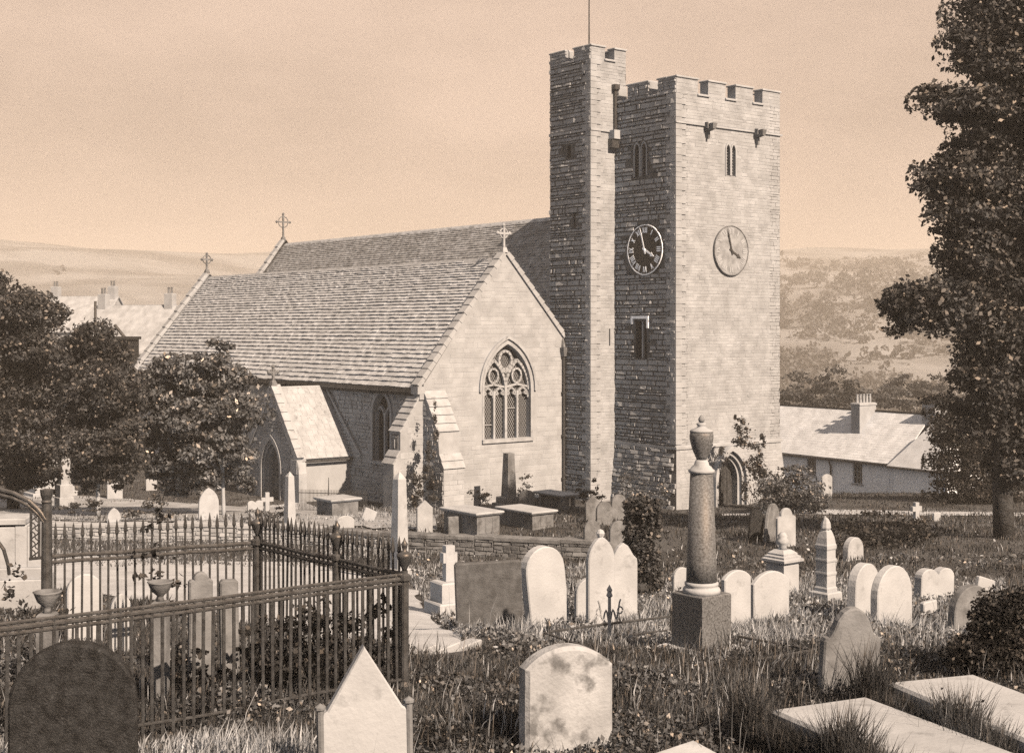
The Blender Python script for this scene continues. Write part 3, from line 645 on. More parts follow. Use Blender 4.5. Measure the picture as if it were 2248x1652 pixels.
cross('cross_finial', (AXR, .15, 12.62), 1.25, 'pale', .24); cross('cross_finial', (AXR, AY1-.1, 12.62), 1.25, 'grey', .3)
# ------------------------------------------------------------------ nave behind
NX = 5.3; NZ = 15.15; NY1 = 39.3
nr = roof_slope('nave_roof', XV, ZV+.02, NX, NZ, 1.26, NY1-.4, 40, .27, .16, .045, (.2, .42), 0, 'naveslate')
roof_slope('nave_roof', 10.6, ZV+.02, NX, NZ, 1.26, NY1-.4, 0, 0, 0, 0, 0, .2)
for i in range(50):
    y = 1.28+i*.75
    MB().hexa([(NX-.17, y, NZ-.16), (NX+.17, y, NZ-.16), (NX+.17, y+.74, NZ-.16), (NX-.17, y+.74, NZ-.16), (NX-.03, y, NZ+.05), (NX+.03, y, NZ+.05), (NX+.03, y+.74, NZ+.05), (NX-.03, y+.74, NZ+.05)]).build('ridge_tile', M['slate'], nr)
mb = MB()
panel(mb, Fr((0, NY1, 0), (1, 0, 0), Nn=(0, 1, 0)), [(0, -1), (10.6, -1), (10.6, 8.2), (NX, NZ+.3), (0, 8.2)], (), .6)
panel(mb, Fr((10.6, 1.25, 0), (0, 1, 0), Nn=(1, 0, 0)), rect(0, NY1-1.25, -2, ZV), (), .6)
panel(mb, Fr((0, AY1, 0), (0, 1, 0), Nn=(-1, 0, 0)), rect(.02, NY1-AY1, -1, ZV), (), .6)
panel(mb, Fr((TX1, TY1+.05, 0), (1, 0, 0)), rect(.02, 1.3, -2, 8.2), (), .5)
mb.build('nave_wall', M['shade_mortar'], ch)
coping(-.2, 8.2, NX, NZ+.22, NY1-.4, NY1+.1, 12, .0, 'pale'); cross('cross_finial', (NX, NY1-.1, NZ+.4), 1.9, 'grey', .42)
mb = MB(); mb.box(1.2, 1.5, 13.2, 13.6, 14.0-2.0, 14.25-2.0); mb.build('roof_vent', M['iron'], ch)

# ------------------------------------------------------------------ buttresses of the aisle corner
def buttress(prof, x0, x1, axis_, m, nm):
    """prof: (outset, z) from the ground up; axis_ 'x' steps out to -x, 'y' to -y"""
    mb = MB(); n = len(prof)
    if axis_ == 'x': pts = [(AW-o, x0, z) for o, z in prof]+[(AW-o, x1, z) for o, z in prof]
    else: pts = [(x0, -o, z) for o, z in prof]+[(x1, -o, z) for o, z in prof]
    mb.add(pts, [tuple(range(n)), tuple(range(2*n-1, n-1, -1))]+[(i, (i+1) % n, n+(i+1) % n, n+i) for i in range(n)])
    return mb.build(nm, M[m], ch)
pf1 = [(-.02, -.8), (1.72, -.8), (1.72, 2.35), (1.34, 3.0), (1.34, 3.85), (.18, 5.55), (-.02, 5.75)]
b1 = buttress(pf1, -.02, .86, 'x', 'rubble', 'buttress')
for (o0, z0), (o1, z1), n in (((1.72, 2.35), (1.34, 3.0), 2), ((1.34, 3.85), (.18, 5.55), 6)):
    for i in range(n):
        a, b = i/n, (i+1)/n; U = Vector((-(o1-o0), 0, z1-z0)); l = U.length; fr = Fr((AW-o0, -.06, z0), (0, 1, 0), U=U, Nn=(-(z1-z0), 0, -(o1-o0)*-1*-1 if False else (o0-o1)))
        MB().hexa([fr(0, a*l+.005, .0), fr(.96, a*l+.005, .0), fr(.96, a*l+.005, .10), fr(0, a*l+.005, .10), fr(0, b*l-.005, 0), fr(.96, b*l-.005, 0), fr(.96, b*l-.005, .045), fr(0, b*l-.005, .045)]).build('weathering_stone', M['pale'], b1)
tag(masonry(Fr((AW, -.02, 0), (-1, 0, 0), Nn=(0, -1, 0)), [(o, z) for o, z in pf1[1:-1]]+[(0, 5.6), (0, -.5)], (), rg, proud=.015, flat=.6, ch=(.2, .34), cl=(.35, .8), gap=.006).build('buttress_masonry', M['dressed'], b1), kind='stuff')
mb = MB(); mb.box(AW-1.37, AW-1.342, .15, .7, 3.05, 3.75); mb.build('niche_panel', M['grey'], b1)
mb = MB(); mb.box(AW-1.40, AW-1.372, .39, .46, 3.1, 3.7); mb.box(AW-1.40, AW-1.372, .27, .385, 3.6, 3.68); mb.box(AW-1.40, AW-1.372, .465, .58, 3.6, 3.68); mb.build('niche_carving', M['dressed'], b1)
pf2 = [(-.02, -.8), (1.66, -.8), (1.66, 2.15), (1.30, 2.85), (1.18, 3.85), (.02, 5.75), (-.02, 5.8)]
b2 = buttress(pf2, AW-.012, AW+1.17, 'y', 'rubble', 'buttress')
for (o0, z0), (o1, z1), n in (((1.66, 2.15), (1.30, 2.85), 2), ((1.18, 3.85), (.02, 5.75), 5)):
    for i in range(n):
        a, b = i/n, (i+1)/n; U = Vector((0, o0-o1, z1-z0)); l = U.length; fr = Fr((AW-.05, -o0, z0), (1, 0, 0), U=U, Nn=(0, -(z1-z0), o0-o1))
        MB().hexa([fr(0, a*l+.005, .0), fr(1.26, a*l+.005, .0), fr(1.26, a*l+.005, .09), fr(0, a*l+.005, .09), fr(0, b*l-.005, 0), fr(1.26, b*l-.005, 0), fr(1.26, b*l-.005, .04), fr(0, b*l-.005, .04)]).build('weathering_stone', M['pale'], b2)
tag(masonry(Fr((AW-.012, -1.66, 0), (1, 0, 0)), rect(0, 1.18, -.4, 2.14), (), rg, proud=.015, flat=.6, ch=(.2, .34), cl=(.35, .8), gap=.006).build('buttress_masonry', M['dressed'], b2), kind='stuff')
tag(masonry(Fr((AW-.012, 0, 0), (0, -1, 0), Nn=(-1, 0, 0)), [(o, z) for o, z in pf2[1:-1]]+[(0, 5.6), (0, -.5)], (), rg, proud=.05, ch=(.14, .26)).build('rubble_masonry', M['rubble'], b2), kind='stuff')
# rainwater pipe at the valley
mb = MB(); px = -.16; mb.tube([(px, -.12, 7.35), (px, -.12, .0)], .065, 8); dp = mb.build('downpipe', M['iron'], ch)
mb = MB(); mb.hexa([(px-.10, -.24, 7.3), (px+.10, -.24, 7.3), (px+.10, -.02, 7.3), (px-.10, -.02, 7.3), (px-.18, -.32, 7.75), (px+.14, -.32, 7.75), (px+.14, -.0, 7.75), (px-.18, -.0, 7.75)]); mb.tube([(px, -.12, 7.75), (px+.05, .05, 8.2)], .09, 8); mb.build('hopper_head', M['grey'], dp)
for z in (1.0, 3.2, 5.4): mb = MB(); mb.box(px-.11, px+.11, -.2, -.005, z, z+.07); mb.build('pipe_clip', M['iron'], dp)

# ------------------------------------------------------------------ porch
PX0 = AW-3.2; PY0, PY1 = 6.56, 11.56; PYM = 9.06; PZE, PZR = 2.45, 5.72
PF = Fr((PX0, PY0, 0), (0, 1, 0), Nn=(-1, 0, 0)); pd = arch(2.5, -.6, 1.55, 3.05, .95, 10)
mb = MB(); panel(mb, PF, [(0, -.8), (5, -.8), (5, PZE), (2.5, PZR+.15), (0, PZE)], [dil(pd, .0)], .5, .5)
PS = Fr((PX0, PY0, 0), (1, 0, 0)); panel(mb, PS, rect(.01, 3.2, -.8, PZE), (), .45)
panel(mb, Fr((PX0, PY1, 0), (1, 0, 0), Nn=(0, 1, 0)), rect(.01, 3.2, -.8, PZE), (), .45)
po = mb.build('porch', M['render'], ch)
tag(masonry(PF, [(0.0, -.6), (5, -.6), (5, PZE), (2.5, PZR), (0, PZE)], [dil(pd, .3)], rg, proud=.06, ch=(.12, .24)).build('rubble_masonry', M['rubble'], po), kind='stuff')
mb = MB(); band(mb, PF, 2.5, -.6, 1.55, 3.05, .95, 1.12, -.2, .09); band(mb, PF, 2.5, -.6, 1.55, 2.85, .80, .95, -.38, -.02); band(mb, PF, 2.5, -.6, 1.55, 2.7, .68, .80, -.5, -.2); mb.build('doorway_arch', M['dressed'], po)
mb = MB(); panel(mb, Fr(PF(0, 0, -.46), PF.S, Nn=PF.N), arch(2.5, -.6, 1.55, 2.7, .69, 8), (), .05); pdr = mb.build('door', M['grey'], po)
for i in range(5): mb = MB(); y = PY0+2.5-.62+i*.25; mb.box(PX0+.42, PX0+.455, y+.01, y+.24, -.5, 1.7); mb.build('door_plank', M['grey'], pdr)
for s, ye, nm in ((1, PY0, 'porch_roof'), (-1, PY1, 'porch_roof')):
    U = Vector((0, PYM-ye, PZR-PZE)).normalized(); L_ = math.hypot(PYM-ye, PZR-PZE)+.3; Nn = Vector((0, -U.z*s, abs(U.y))); O = Vector((PX0+.28, ye, PZE))-U*.3
    fr = Fr(O, (1, 0, 0), U=U, Nn=Nn); l = AW-PX0-.28
    mb = MB(); mb.hexa([fr(0, 0, -.1), fr(l, 0, -.1), fr(l, 0, 0), fr(0, 0, 0), fr(0, L_, -.1), fr(l, L_, -.1), fr(l, L_, 0), fr(0, L_, 0)]); pr_ = mb.build(nm, M['pale'], po)
    if s > 0: slates(pr_, Fr(fr(0, 0, .004), (1, 0, 0), U=U, Nn=Nn), l, L_, 15, .3, .2, M['pale'], rg, (.25, .45), .012, jag=.004)
    n = 8
    for i in range(n):
        a, b = i/n*L_, (i+1)/n*L_; c = Fr(O-Vector((.36, 0, 0)), (1, 0, 0), U=U, Nn=Nn)
        MB().hexa([c(0, a+.008, -.15), c(.40, a+.008, -.15), c(.40, a+.008, .17), c(0, a+.008, .17), c(0, b-.008, -.15), c(.40, b-.008, -.15), c(.40, b-.008, .15), c(0, b-.008, .15)]).build('coping_stone', M['pale'], po)
mb = MB(); mb.tube([(PX0+.2, PY0-.26, PZE-.36), (AW-.02, PY0-.26, PZE-.36)], .07, 6); mb.build('gutter', M['iron'], po)
mb = MB(); mb.box(PX0-.12, PX0+.42, PY0-.32, PY0+.3, 1.5, 2.2); mb.cbox(PX0-.10, PX0+.35, PY0-.5, PY0-.02, -.8, 1.5, .03); mb.hexa([(PX0-.10, PY0-.5, 1.501), (PX0+.35, PY0-.5, 1.501), (PX0+.35, PY0-.33, 1.501), (PX0-.1, PY0-.33, 1.501), (PX0-.08, PY0-.36, 2.1), (PX0+.33, PY0-.36, 2.1), (PX0+.33, PY0-.33, 2.1), (PX0-.08, PY0-.33, 2.1)]); mb.build('corner_buttress', M['pale'], po)
cross('cross_finial', (PX0+.1, PYM, PZR+.2), .85, 'grey', .15, parent=po)
# leaning gutter board where porch roof meets the aisle wall
coping_y = MB(); coping_y.tube([(AW-.12, PYM-.1, PZR+.05), (AW-.12, PY0-1.15, PZE-.15)], .06, 6); coping_y.build('flashing_ridge', M['dressed'], po)
# ------------------------------------------------------------------ terrace wall across the churchyard
tw = thing('terrace_wall', 'low dry-stone terrace wall crossing the churchyard below the chest tombs', 'wall', (0, 0, 0))
rgw = random.Random(21)
wx = -34.; seg = []
while wx < 3.2:
    l = rgw.uniform(.5, 1.15); seg.append((wx, min(wx+l, 3.2))); wx += l
for a, b in seg:
    ya, yb = np.interp([a, b], WALLX, WALLY); d = Vector((b-a, yb-ya, 0)); l = d.length
    zt = gz((a+b)/2, (ya+yb)/2+.35)+.07+rgw.uniform(-.02, .02); zb = gz((a+b)/2, (ya+yb)/2-.5)-.1
    T = Matrix.Translation((a, ya-.3, 0)) @ Matrix.Rotation(math.atan2(d.y, d.x), 4, 'Z')
    MB().cbox(.006, l-.006, -.06, .5, zt-.13, zt, .02, T).build('coping_slab', M['dressed' if a < -7 else 'grey'], tw)
    fr = Fr(T @ Vector((0, 0, 0)), d, Nn=(d.y, -d.x, 0))
    seg_mb = masonry(fr, rect(0, l, zb, zt-.135), (), rgw, ch=(.09, .17), cl=(.18, .5), proud=.05, gap=.008)
    seg_mb.box(.0, l, .012, .45, zb, zt-.14, T)
    tag(seg_mb.build('wall_masonry', M['dressed'] if a < -5 else M['grey'], tw), kind='stuff')

# ------------------------------------------------------------------ headstones
def prof(kind, w_, h, rg=rnd):
    a = w_/2; n = 12
    def circ(cx, cz, r, t0, t1, k=n, rz=None): return [(cx+r*math.cos(R(t0+(t1-t0)*i/k)), cz+(rz or r)*math.sin(R(t0+(t1-t0)*i/k))) for i in range(k+1)]
    base = [(-a, -.35), (a, -.35)]
    if kind == 'round': return base+circ(0, h-a, a, 0, 180)
    if kind == 'seg': s = w_*.22; r = (a*a+s*s)/(2*s); t = math.degrees(math.asin(a/r)); return base+circ(0, h-r, r, 90-t, 90+t)
    if kind == 'point': return base+[(a, h-w_*.72), (a*.80, h-w_*.66), (0, h), (-a*.80, h-w_*.66), (-a, h-w_*.72)]
    if kind == 'gable': return base+[(a, h-w_*.45), (0, h), (-a, h-w_*.45)]
    if kind == 'gothic': return base+arc(0, h-w_*.8, h, a, 8)
    if kind == 'flat': return base+[(a, h-.02), (a-.02, h), (-a+.03, h+.01), (-a, h-.02)]
    if kind == 'shoulder':
        r = a*.62; return base+[(a, h-r*1.25), (a*.84, h-r*1.02)]+circ(0, h-r, r, 0, 180)+[(-a*.84, h-r*1.02), (-a, h-r*1.25)]
    if kind == 'bell':
        p = [(a, h-w_*.52), (a*.94, h-w_*.47), (a*.80, h-w_*.46), (a*.68, h-w_*.36), (a*.55, h-w_*.20), (a*.36, h-w_*.07), (a*.16, h-.005)]
        return base+p+[(0, h)]+[(-x, z) for x, z in reversed(p)]
    if kind == 'double':
        r = a/2; return base+circ(r, h-r*.7, r, 0, 160, 8, r*.7)+circ(-r, h-r*.7, r, 20, 180, 8, r*.7)
    if kind == 'ogee':
        p = [(a, h-w_*.62), (a*.96, h-w_*.5), (a*.7, h-w_*.38), (a*.5, h-w_*.22), (a*.32, h-w_*.10), (a*.12, h-w_*.04)]
        return base+p+[(0, h)]+[(-x, z) for x, z in reversed(p)]
def slab_mesh(pf, t, c=.018):
    cx = 0; cz = sum(z for _, z in pf)/len(pf); xm = max(abs(x) for x, _ in pf); n = len(pf)
    zr = max(z for _, z in pf)-cz
    ins = [(x*(1-c/xm), cz+(z-cz)*(1-c/zr)) for x, z in pf]; mb = MB()
    v = [(x, -t/2, z) for x, z in ins]+[(x, -t/2+c, z) for x, z in pf]+[(x, t/2-c, z) for x, z in pf]+[(x, t/2, z) for x, z in ins]
    f = [tuple(range(n)), tuple(range(4*n-1, 3*n-1, -1))]
    for k in range(3): f += [(k*n+i, k*n+(i+1) % n, (k+1)*n+(i+1) % n, (k+1)*n+i) for i in range(n)]
    return mb.add(v, f)
def stone(u, vb, vt, wp, kind, m, label, yaw=38, lean=0, back=0, t=.11, Y=None, group=None, name='headstone', base=False, border=False):
    if Y is None: x, y, z = on(u, vb)
    else: p = P(u, 0, Y); x, y, z = p.x, p.y, gz(p.x, Y)
    zt = CZ-(vt-720)/F*y; h = zt-z; r = x/y; c, s = math.cos(R(yaw)), math.sin(R(yaw))
    w_ = wp/F*y/abs(c-r*s)
    mb = slab_mesh(prof(kind, w_, h), t)
    o = mb.build(name, M[m]); o.location = (x, y, z)
    o.rotation_euler = (R(back), R(lean), R(yaw))
    tag(o, label, 'gravestone', group)
    if base: MB().cbox(-w_*.62, w_*.62, -t*1.3, t*1.3, -.2, .12, .02).build('base', M[m], o)
    if border:
        pf = [(q[0]*.86, q[1]-.07 if q[1] > 0 else q[1]) for q in prof(kind, w_, h)]
        fr = Fr((0, -t/2, 0), (1, 0, 0)); mb = MB(); pts = pf[1:]+[pf[0]]
        bar2(mb, fr, pts, .02, -.002, .008); mb.build('border', M[m], o)
    return o

S = stone
# nearest stones
S(163, 0, 1404, 282, 'round', 'dark', 'large dark mossy headstone with a plain rounded top, before the iron railings', 12, 0, 2, .15, Y=10.3)
o = S(803, 0, 1414, 206, 'point', 'white', 'tall white headstone with a sharp triangular top and square shoulders', 14, -1, 0, .12, Y=11.0, border=False)
for s in (-1, 1): MB().lathe([(.03, -.62), (.03, .0), (.045, .01), (.045, .03), (.0, .06)], 8, (s*.355, -.045, .78)).build('colonnette', M['grey'], o)
# the thick cambered stone with its overhanging top
x, y = P(1242, 0, 12.3).x, 12.3; z = gz(x, y)
o = slab_mesh(prof('seg', .84, .93), .22, .035).build('headstone', M['mottled']); o.location = (x, y, z); o.rotation_euler = (R(-2), R(1), R(20)); tag(o, 'thick stained headstone with a low arched top and lichen blotches on its face', 'gravestone')
S(1860, 1528, 1330, 124, 'bell', 'grey', 'grey bell-shaped headstone with curved shoulders, beside the low iron grave rails', 16, 2, 3, .12)

# ledgers at the near right: table slabs on low sides
def ledger(label, apex_uv, left_uv, zt, length, m='pale', nm='ledger_tomb', hh=.45):
    d = CZ-zt
    A_ = Vector(((apex_uv[0]-1124), F, 0))*(d/(apex_uv[1]-720)); B_ = Vector(((left_uv[0]-1124), F, 0))*(d/(left_uv[1]-720))
    e1 = (A_-B_); wd = e1.length; ang = math.atan2(e1.y, e1.x)
    t = thing(nm, label, 'tomb', (B_.x, B_.y, zt-hh), ang)
    MB().cbox(0, wd, -length, 0, hh-.13, hh, .03).build('ledger_slab', M[m], t)
    MB().box(.08, wd-.08, -length+.08, -.08, -.3, hh-.131).build('side_wall', M['grey'], t)
    return t
ledger('flat pale ledger slab half hidden by tall dark grass, nearer of two by the yew', (1900, 1527), (1692, 1556), 5.25, 2.1)
ledger('flat clean ledger slab with weeds along its near edge, beside the dark yew bush', (2137, 1478), (1950, 1496), 5.25, 2.1, 'white')
p = P(1500, 1625, 10.9); o = MB().cbox(-.36, .36, -.9, .25, -.12, .06, .025).build('fallen_slab', M['pale']); o.location = (p.x, p.y, gz(p.x, p.y)+.30); o.rotation_euler = (R(9), R(-3), R(38)); tag(o, 'pale slab lying at the near edge of the grass, below the dark grassy patch', 'gravestone')

# middle ground
S(1076, 1392, 1231, 146, 'flat', 'slab', 'broad flat-topped dark slate headstone leaning beside the white round one', 8, -2.5, 3, .12)
S(1204, 1378, 1195, 84, 'round', 'white', 'tall white round-topped headstone tilted to one side, touching the dark slab', 34, -7, 0, .20)
S(1318, 1380, 1176, 58, 'gothic', 'white', 'white pointed headstone of a close pair, the one with the little ball on its tip', 30, 0)
x, y, z = on(1318, 1380); MB().lathe([(.01, 0), (.06, .03), (.075, .08), (.05, .13), (.0, .15)], 8, (0, 0, .0)).build('ball_tip', M['white'], bpy.context.scene.objects['headstone.005'] if False else COL.objects[-1] if False else SC.objects[[o.name for o in SC.objects if o.get('label', '').startswith('white pointed headstone of a close')][0]]).location = (0, 0, CZ-(1176-720)/F*y-z-.03)
S(1366, 1358, 1190, 62, 'ogee', 'white', 'white curved-shouldered headstone of a close pair, nearer the ivy stump', 30, 0)
S(1292, 1374, 1267, 58, 'round', 'white', 'short white rounded stone in front of the tall white pair', 30, 0)
S(1299, 1203, 1141, 34, 'round', 'grey', 'small grey round-topped stone above the terrace wall, first of two in a row', 30, 0)
S(1357, 1203, 1142, 38, 'round', 'grey', 'small grey round-topped stone above the wall, next to the ivy stump', 30, 0)
S(1301, 1146, 1086, 32, 'gable', 'grey', 'dark grey gabled stone behind the small round pair, first of its three', 30, 0)
S(1326, 1152, 1100, 34, 'round', 'grey', 'dark grey rounded stone in the middle of the three near the turret', 30, 0)
S(1358, 1140, 1084, 32, 'round', 'grey', 'dark grey tall rounded stone of three, nearest the tower foot', 30, 0)
S(1496, 1302, 1244, 38, 'round', 'pale', 'small pale round stone peeping out behind the granite column plinth', 30, 0)
S(1616, 1374, 1250, 58, 'seg', 'white', 'plain white cambered headstone beside the granite column plinth', 36, 0)
S(1690, 1362, 1252, 78, 'seg', 'white', 'broad white cambered headstone in front of the urn pedestal', 36, 0)
S(1725, 1200, 1114, 40, 'shoulder', 'pale', 'pale shouldered headstone beneath the round bush', 34, 0)
S(1658, 1188, 1118, 30, 'round', 'dark', 'dark leaning headstone in the shade of the round bush, upright one', 20, 3)
S(1692, 1186, 1104, 26, 'round', 'grey', 'thin grey headstone leaning hard beside the round bush', 60, 14)
S(1873, 1228, 1178, 34, 'round', 'pale', 'small pale round headstone standing alone in the dark grass', 40, 0, 0, .2)
S(1894, 1354, 1235, 52, 'round', 'white', 'white round headstone of a leaning couple, slimmer and with a dark edge', 44, 3, 0, .2)
S(1957, 1380, 1240, 76, 'round', 'white', 'large white round-topped headstone with a black side edge, behind the grey bell stone', 40, 0, 0, .16)
S(2050, 1314, 1246, 72, 'double', 'white', 'low white double-humped headstone with a slanting dark edge', 34, 3, 0, .22)
S(2158, 1304, 1268, 36, 'flat', 'white', 'little white stone tipped over at an angle above the yew', 34, 16)
S(2040, 1358, 1318, 30, 'flat', 'white', 'small square white marker stone before the double-humped one', 34, -4)
S(2128, 1396, 1283, 84, 'round', 'grey', 'mottled grey round headstone against the dark yew bush', 30, 4, 0, .16)
S(2056, 1143, 1125, 15, 'flat', 'white', 'tiny white block stone next to the white cross beside the lane', 30, 0)
S(1815, 1089, 1040, 22, 'seg', 'pale', 'pale narrow headstone in front of the low house', 34, 0)
S(932, 1168, 1097, 34, 'gable', 'pale', 'pale gabled headstone below the ivied buttress', 30, 0)
S(1000, 1178, 1133, 34, 'flat', 'grey', 'grey square headstone at the end of the moulded chest tomb', 30, 0)
S(1156, 1120, 1075, 34, 'seg', 'grey', 'grey headstone under the rose bush by the church gable', 30, 0)
S(458, 1143, 1070, 44, 'gothic', 'white', 'white pointed headstone by the slim tree trunk near the porch', 30, 0)
S(757, 1172, 1131, 40, 'seg', 'white', 'white cambered stone standing before the little fenced grave', 30, 0)
S(804, 1146, 1116, 28, 'flat', 'white', 'white marker stone tipped on its corner beside the little fenced grave', 30, 24)
S(252, 1096, 1020, 34, 'ogee', 'white', 'tall white tapering stone under the trees between two trunks', 30, 0)
S(332, 1076, 1042, 24, 'round', 'white', 'small white round stone in the tree shade by the church wall', 30, 0)
S(250, 1150, 1114, 30, 'gothic', 'white', 'small white pointed stone standing on the terrace edge', 30, 0)
S(560, 1128, 1098, 34, 'double', 'white', 'low white scalloped stone before the porch door', 30, 0)
S(185, 1402, 1258, 78, 'round', 'white', 'white round headstone seen through the iron railings', 30, 0, Y=19.5)
S(440, 1402, 1254, 52, 'shoulder', 'grey', 'tall grey shouldered stone inside the railings by the corner post', 24, 0, Y=14.9)
S(505, 0, 1272, 40, 'flat', 'grey', 'narrow grey slab inside the railings near the corner post', 24, -1, Y=15.2)
S(265, 0, 1300, 46, 'gothic', 'pale', 'pale pointed stone inside the railings behind the urn', 26, 0, Y=17.6)

# ------------------------------------------------------------------ monuments
AX = CH_ROT
def placed(u, v, Y=None):
    if Y is None: return on(u, v)
    p = P(u, v, Y); return p.x, Y, gz(p.x, Y)
# the granite column with its urn
x, y, z = P(1540, 0, 18.2).x, 18.2, 0; z = gz(x, y)-.02
t = thing('column_monument', 'speckled granite column on a square pedestal with a lidded urn on top', 'monument', (x, y, z), AX)
MB().cbox(-.42, .42, -.42, .42, -.2, .10, .03).build('plinth_slab', M['white'], t)
MB().cbox(-.275, .275, -.275, .275, .10, .80, .012).build('pedestal', M['granite'], t)
MB().lathe([(.25, .80), (.25, .845), (.235, .87), (.205, .885), (.225, .905), (.225, .935), (.20, .95)], 28).build('base_moulding', M['pale'], t, True)
MB().lathe([(.203, .95), (.198, 1.2), (.15, 2.38)], 32).build('shaft', M['granite'], t, True)
MB().lathe([(.155, 2.38), (.175, 2.40), (.175, 2.425), (.15, 2.44), (.13, 2.47), (.10, 2.49), (.09, 2.53), (.07, 2.56)], 24).build('capital', M['pale'], t, True)
ur = MB().lathe([(.065, 2.56), (.08, 2.60), (.125, 2.70), (.155, 2.82), (.16, 2.88), (.15, 2.93)], 28).build('urn', M['granite'], t, True)
MB().lathe([(.155, 2.93), (.155, 2.945), (.11, 2.97), (.06, 2.99), (.05, 3.01), (.072, 3.03), (.05, 3.05)], 24).build('lid', M['pale'], ur, True)
MB().lathe([(.02, 3.05), (.04, 3.07), (.045, 3.10), (.02, 3.14), (.0, 3.16)], 12).build('finial', M['grey'], ur, True)
# low grave rails round it
def rail_run(label, pts_uv, Y0s, posts, m='iron'):
    t = thing('grave_railing', label, 'railing')
    P3 = []
    for (u, v), Yv in zip(pts_uv, Y0s): p = P(u, v, Yv); P3.append(p)
    for a, b in zip(P3[:-1], P3[1:]): MB().tube([a, b], .018, 6).build('rail', M[m], t); MB().tube([a-Vector((0, 0, .2)), b-Vector((0, 0, .2))], .014, 6).build('rail', M[m], t)
    for k in posts:
        p = P3[k]; g0 = gz(p.x, p.y)
        mb = MB(); mb.tube([(p.x, p.y, g0-.2), (p.x, p.y, p.z+.03)], .022, 8); po_ = mb.build('post', M[m], t)
        MB().lathe([(.012, .0), (.03, .03), (.036, .06), (.02, .10), (.0, .14)], 8, (p.x, p.y, p.z+.03)).build('finial', M[m], po_)
    return t
rail_run('low thin iron grave rail beside the white stone pair and the granite column', [(1205, 1386), (1338, 1368), (1474, 1352)], [18.9, 19.6, 20.4], (0, 2))
rail_run('low iron grave rail running from the granite pedestal to the grey bell stone', [(1622, 1396), (1784, 1426), (1640, 1452)], [19.2, 17.2, 16.6], (1,))
rail_run('short slanting iron rail from the dark slab into the grass', [(1196, 1388), (1345, 1440)], [18.6, 16.9], (1,))
x, y, z = P(1338, 0, 19.55).x, 19.55, 0; z = gz(x, y)
t = thing('iron_cross_standard', 'small iron rail standard with leafy scrolls before the white stone pair', 'ornament', (x, y, z), AX*.6)
MB().tube([(0, 0, -.2), (0, 0, .62)], [.03, .022], 8).build('stem', M['pale'], t)
for s in (-1, 1):
    pts = [(s*(.02+.16*(i/9)), 0, .30+.10*math.sin(i*.9)+.02*i) for i in range(10)]; MB().tube(pts, .014, 6).build('scroll', M['pale'], t)
    MB().tube([(s*.17+.04*s*math.cos(k), 0, .42+.05*math.sin(k)) for k in np.linspace(0, 6.0, 9)], .012, 6).build('scroll', M['pale'], t)
MB().lathe([(.01, .60), (.05, .64), (.03, .69), (.045, .72), (.0, .80)], 8).build('finial', M['pale'], t)

def obelisk(u, vb, vt, wpx, m, label, steps=2, cap=True, base=.25, nm='obelisk', taper=.62, yaw=AX, Y=None, bw_=1.5):
    x, y, z = placed(u, vb, Y); h = CZ-(vt-720)/F*y-z; w_ = wpx/F*y/1.40
    t = thing(nm, label, 'monument', (x, y, z), yaw); z0 = 0; k = bw_
    for i in range(steps):
        s = w_/2*(k-(k-1.12)*i/max(steps, 1)); dz = base*h/steps; MB().cbox(-s, s, -s, s, z0-(.3 if i == 0 else 0), z0+dz, .03).build('base_step', M[m], t); z0 += dz+.002
    a, b = w_/2, w_/2*taper; hc = h-(w_*taper*.8 if cap else 0); mb = MB()
    mb.add([(s1*a, s2*a, z0) for s1, s2 in ((-1, -1), (1, -1), (1, 1), (-1, 1))]+[(s1*b, s2*b, hc) for s1, s2 in ((-1, -1), (1, -1), (1, 1), (-1, 1))]+[(0, 0, h)],
           [(0, 1, 5, 4), (1, 2, 6, 5), (2, 3, 7, 6), (3, 0, 4, 7), (4, 5, 8), (5, 6, 8), (6, 7, 8), (7, 4, 8)]); mb.build('shaft', M[m], t)
    return t
obelisk(877, 1270, 1034, 42, 'pale', 'tall pale square obelisk rising behind the corner of the iron railings', 1, True, .10, taper=.70, bw_=1.3)
obelisk(636, 1158, 1034, 28, 'white', 'slim white obelisk standing in front of the church porch', 1, True, .08, taper=.7, bw_=1.4)
obelisk(1117, 1116, 994, 34, 'grey', 'grey tapering obelisk on steps before the church gable', 2, False, .22, taper=.72, bw_=2.2)
obelisk(141, 1000, 744, 30, 'pale', 'very tall pale spire memorial among the trees', 2, True, .15, taper=.5, Y=64)
# shouldered spire monument
x, y, z = on(1813, 1314); h = CZ-(1134-720)/F*y-z; q_ = .26
t = thing('spire_monument', 'white spire monument with rounded shoulders and a small carved top', 'monument', (x, y, z), AX)
MB().cbox(-.25, .25, -.25, .25, -.3, .10*h, .03).build('base_step', M['white'], t)
MB().lathe([(.25, .10*h), (.25, .14*h), (.22, .16*h), (.21, .60*h), (.235, .62*h), (.235, .66*h), (.215, .68*h), (.19, .75*h), (.13, .83*h), (.09, .85*h)], 4, rot=math.pi/4).build('body', M['white'], t)
MB().lathe([(.10, .85*h), (.115, .87*h), (.10, .93*h), (.055, .98*h), (.0, h)], 8).build('carved_top', M['white'], t)
for zz in (.30, .46): MB().lathe([(.232, zz*h), (.24, (zz+.02)*h), (.232, (zz+.04)*h)], 4, rot=math.pi/4).build('band_course', M['white'], t)
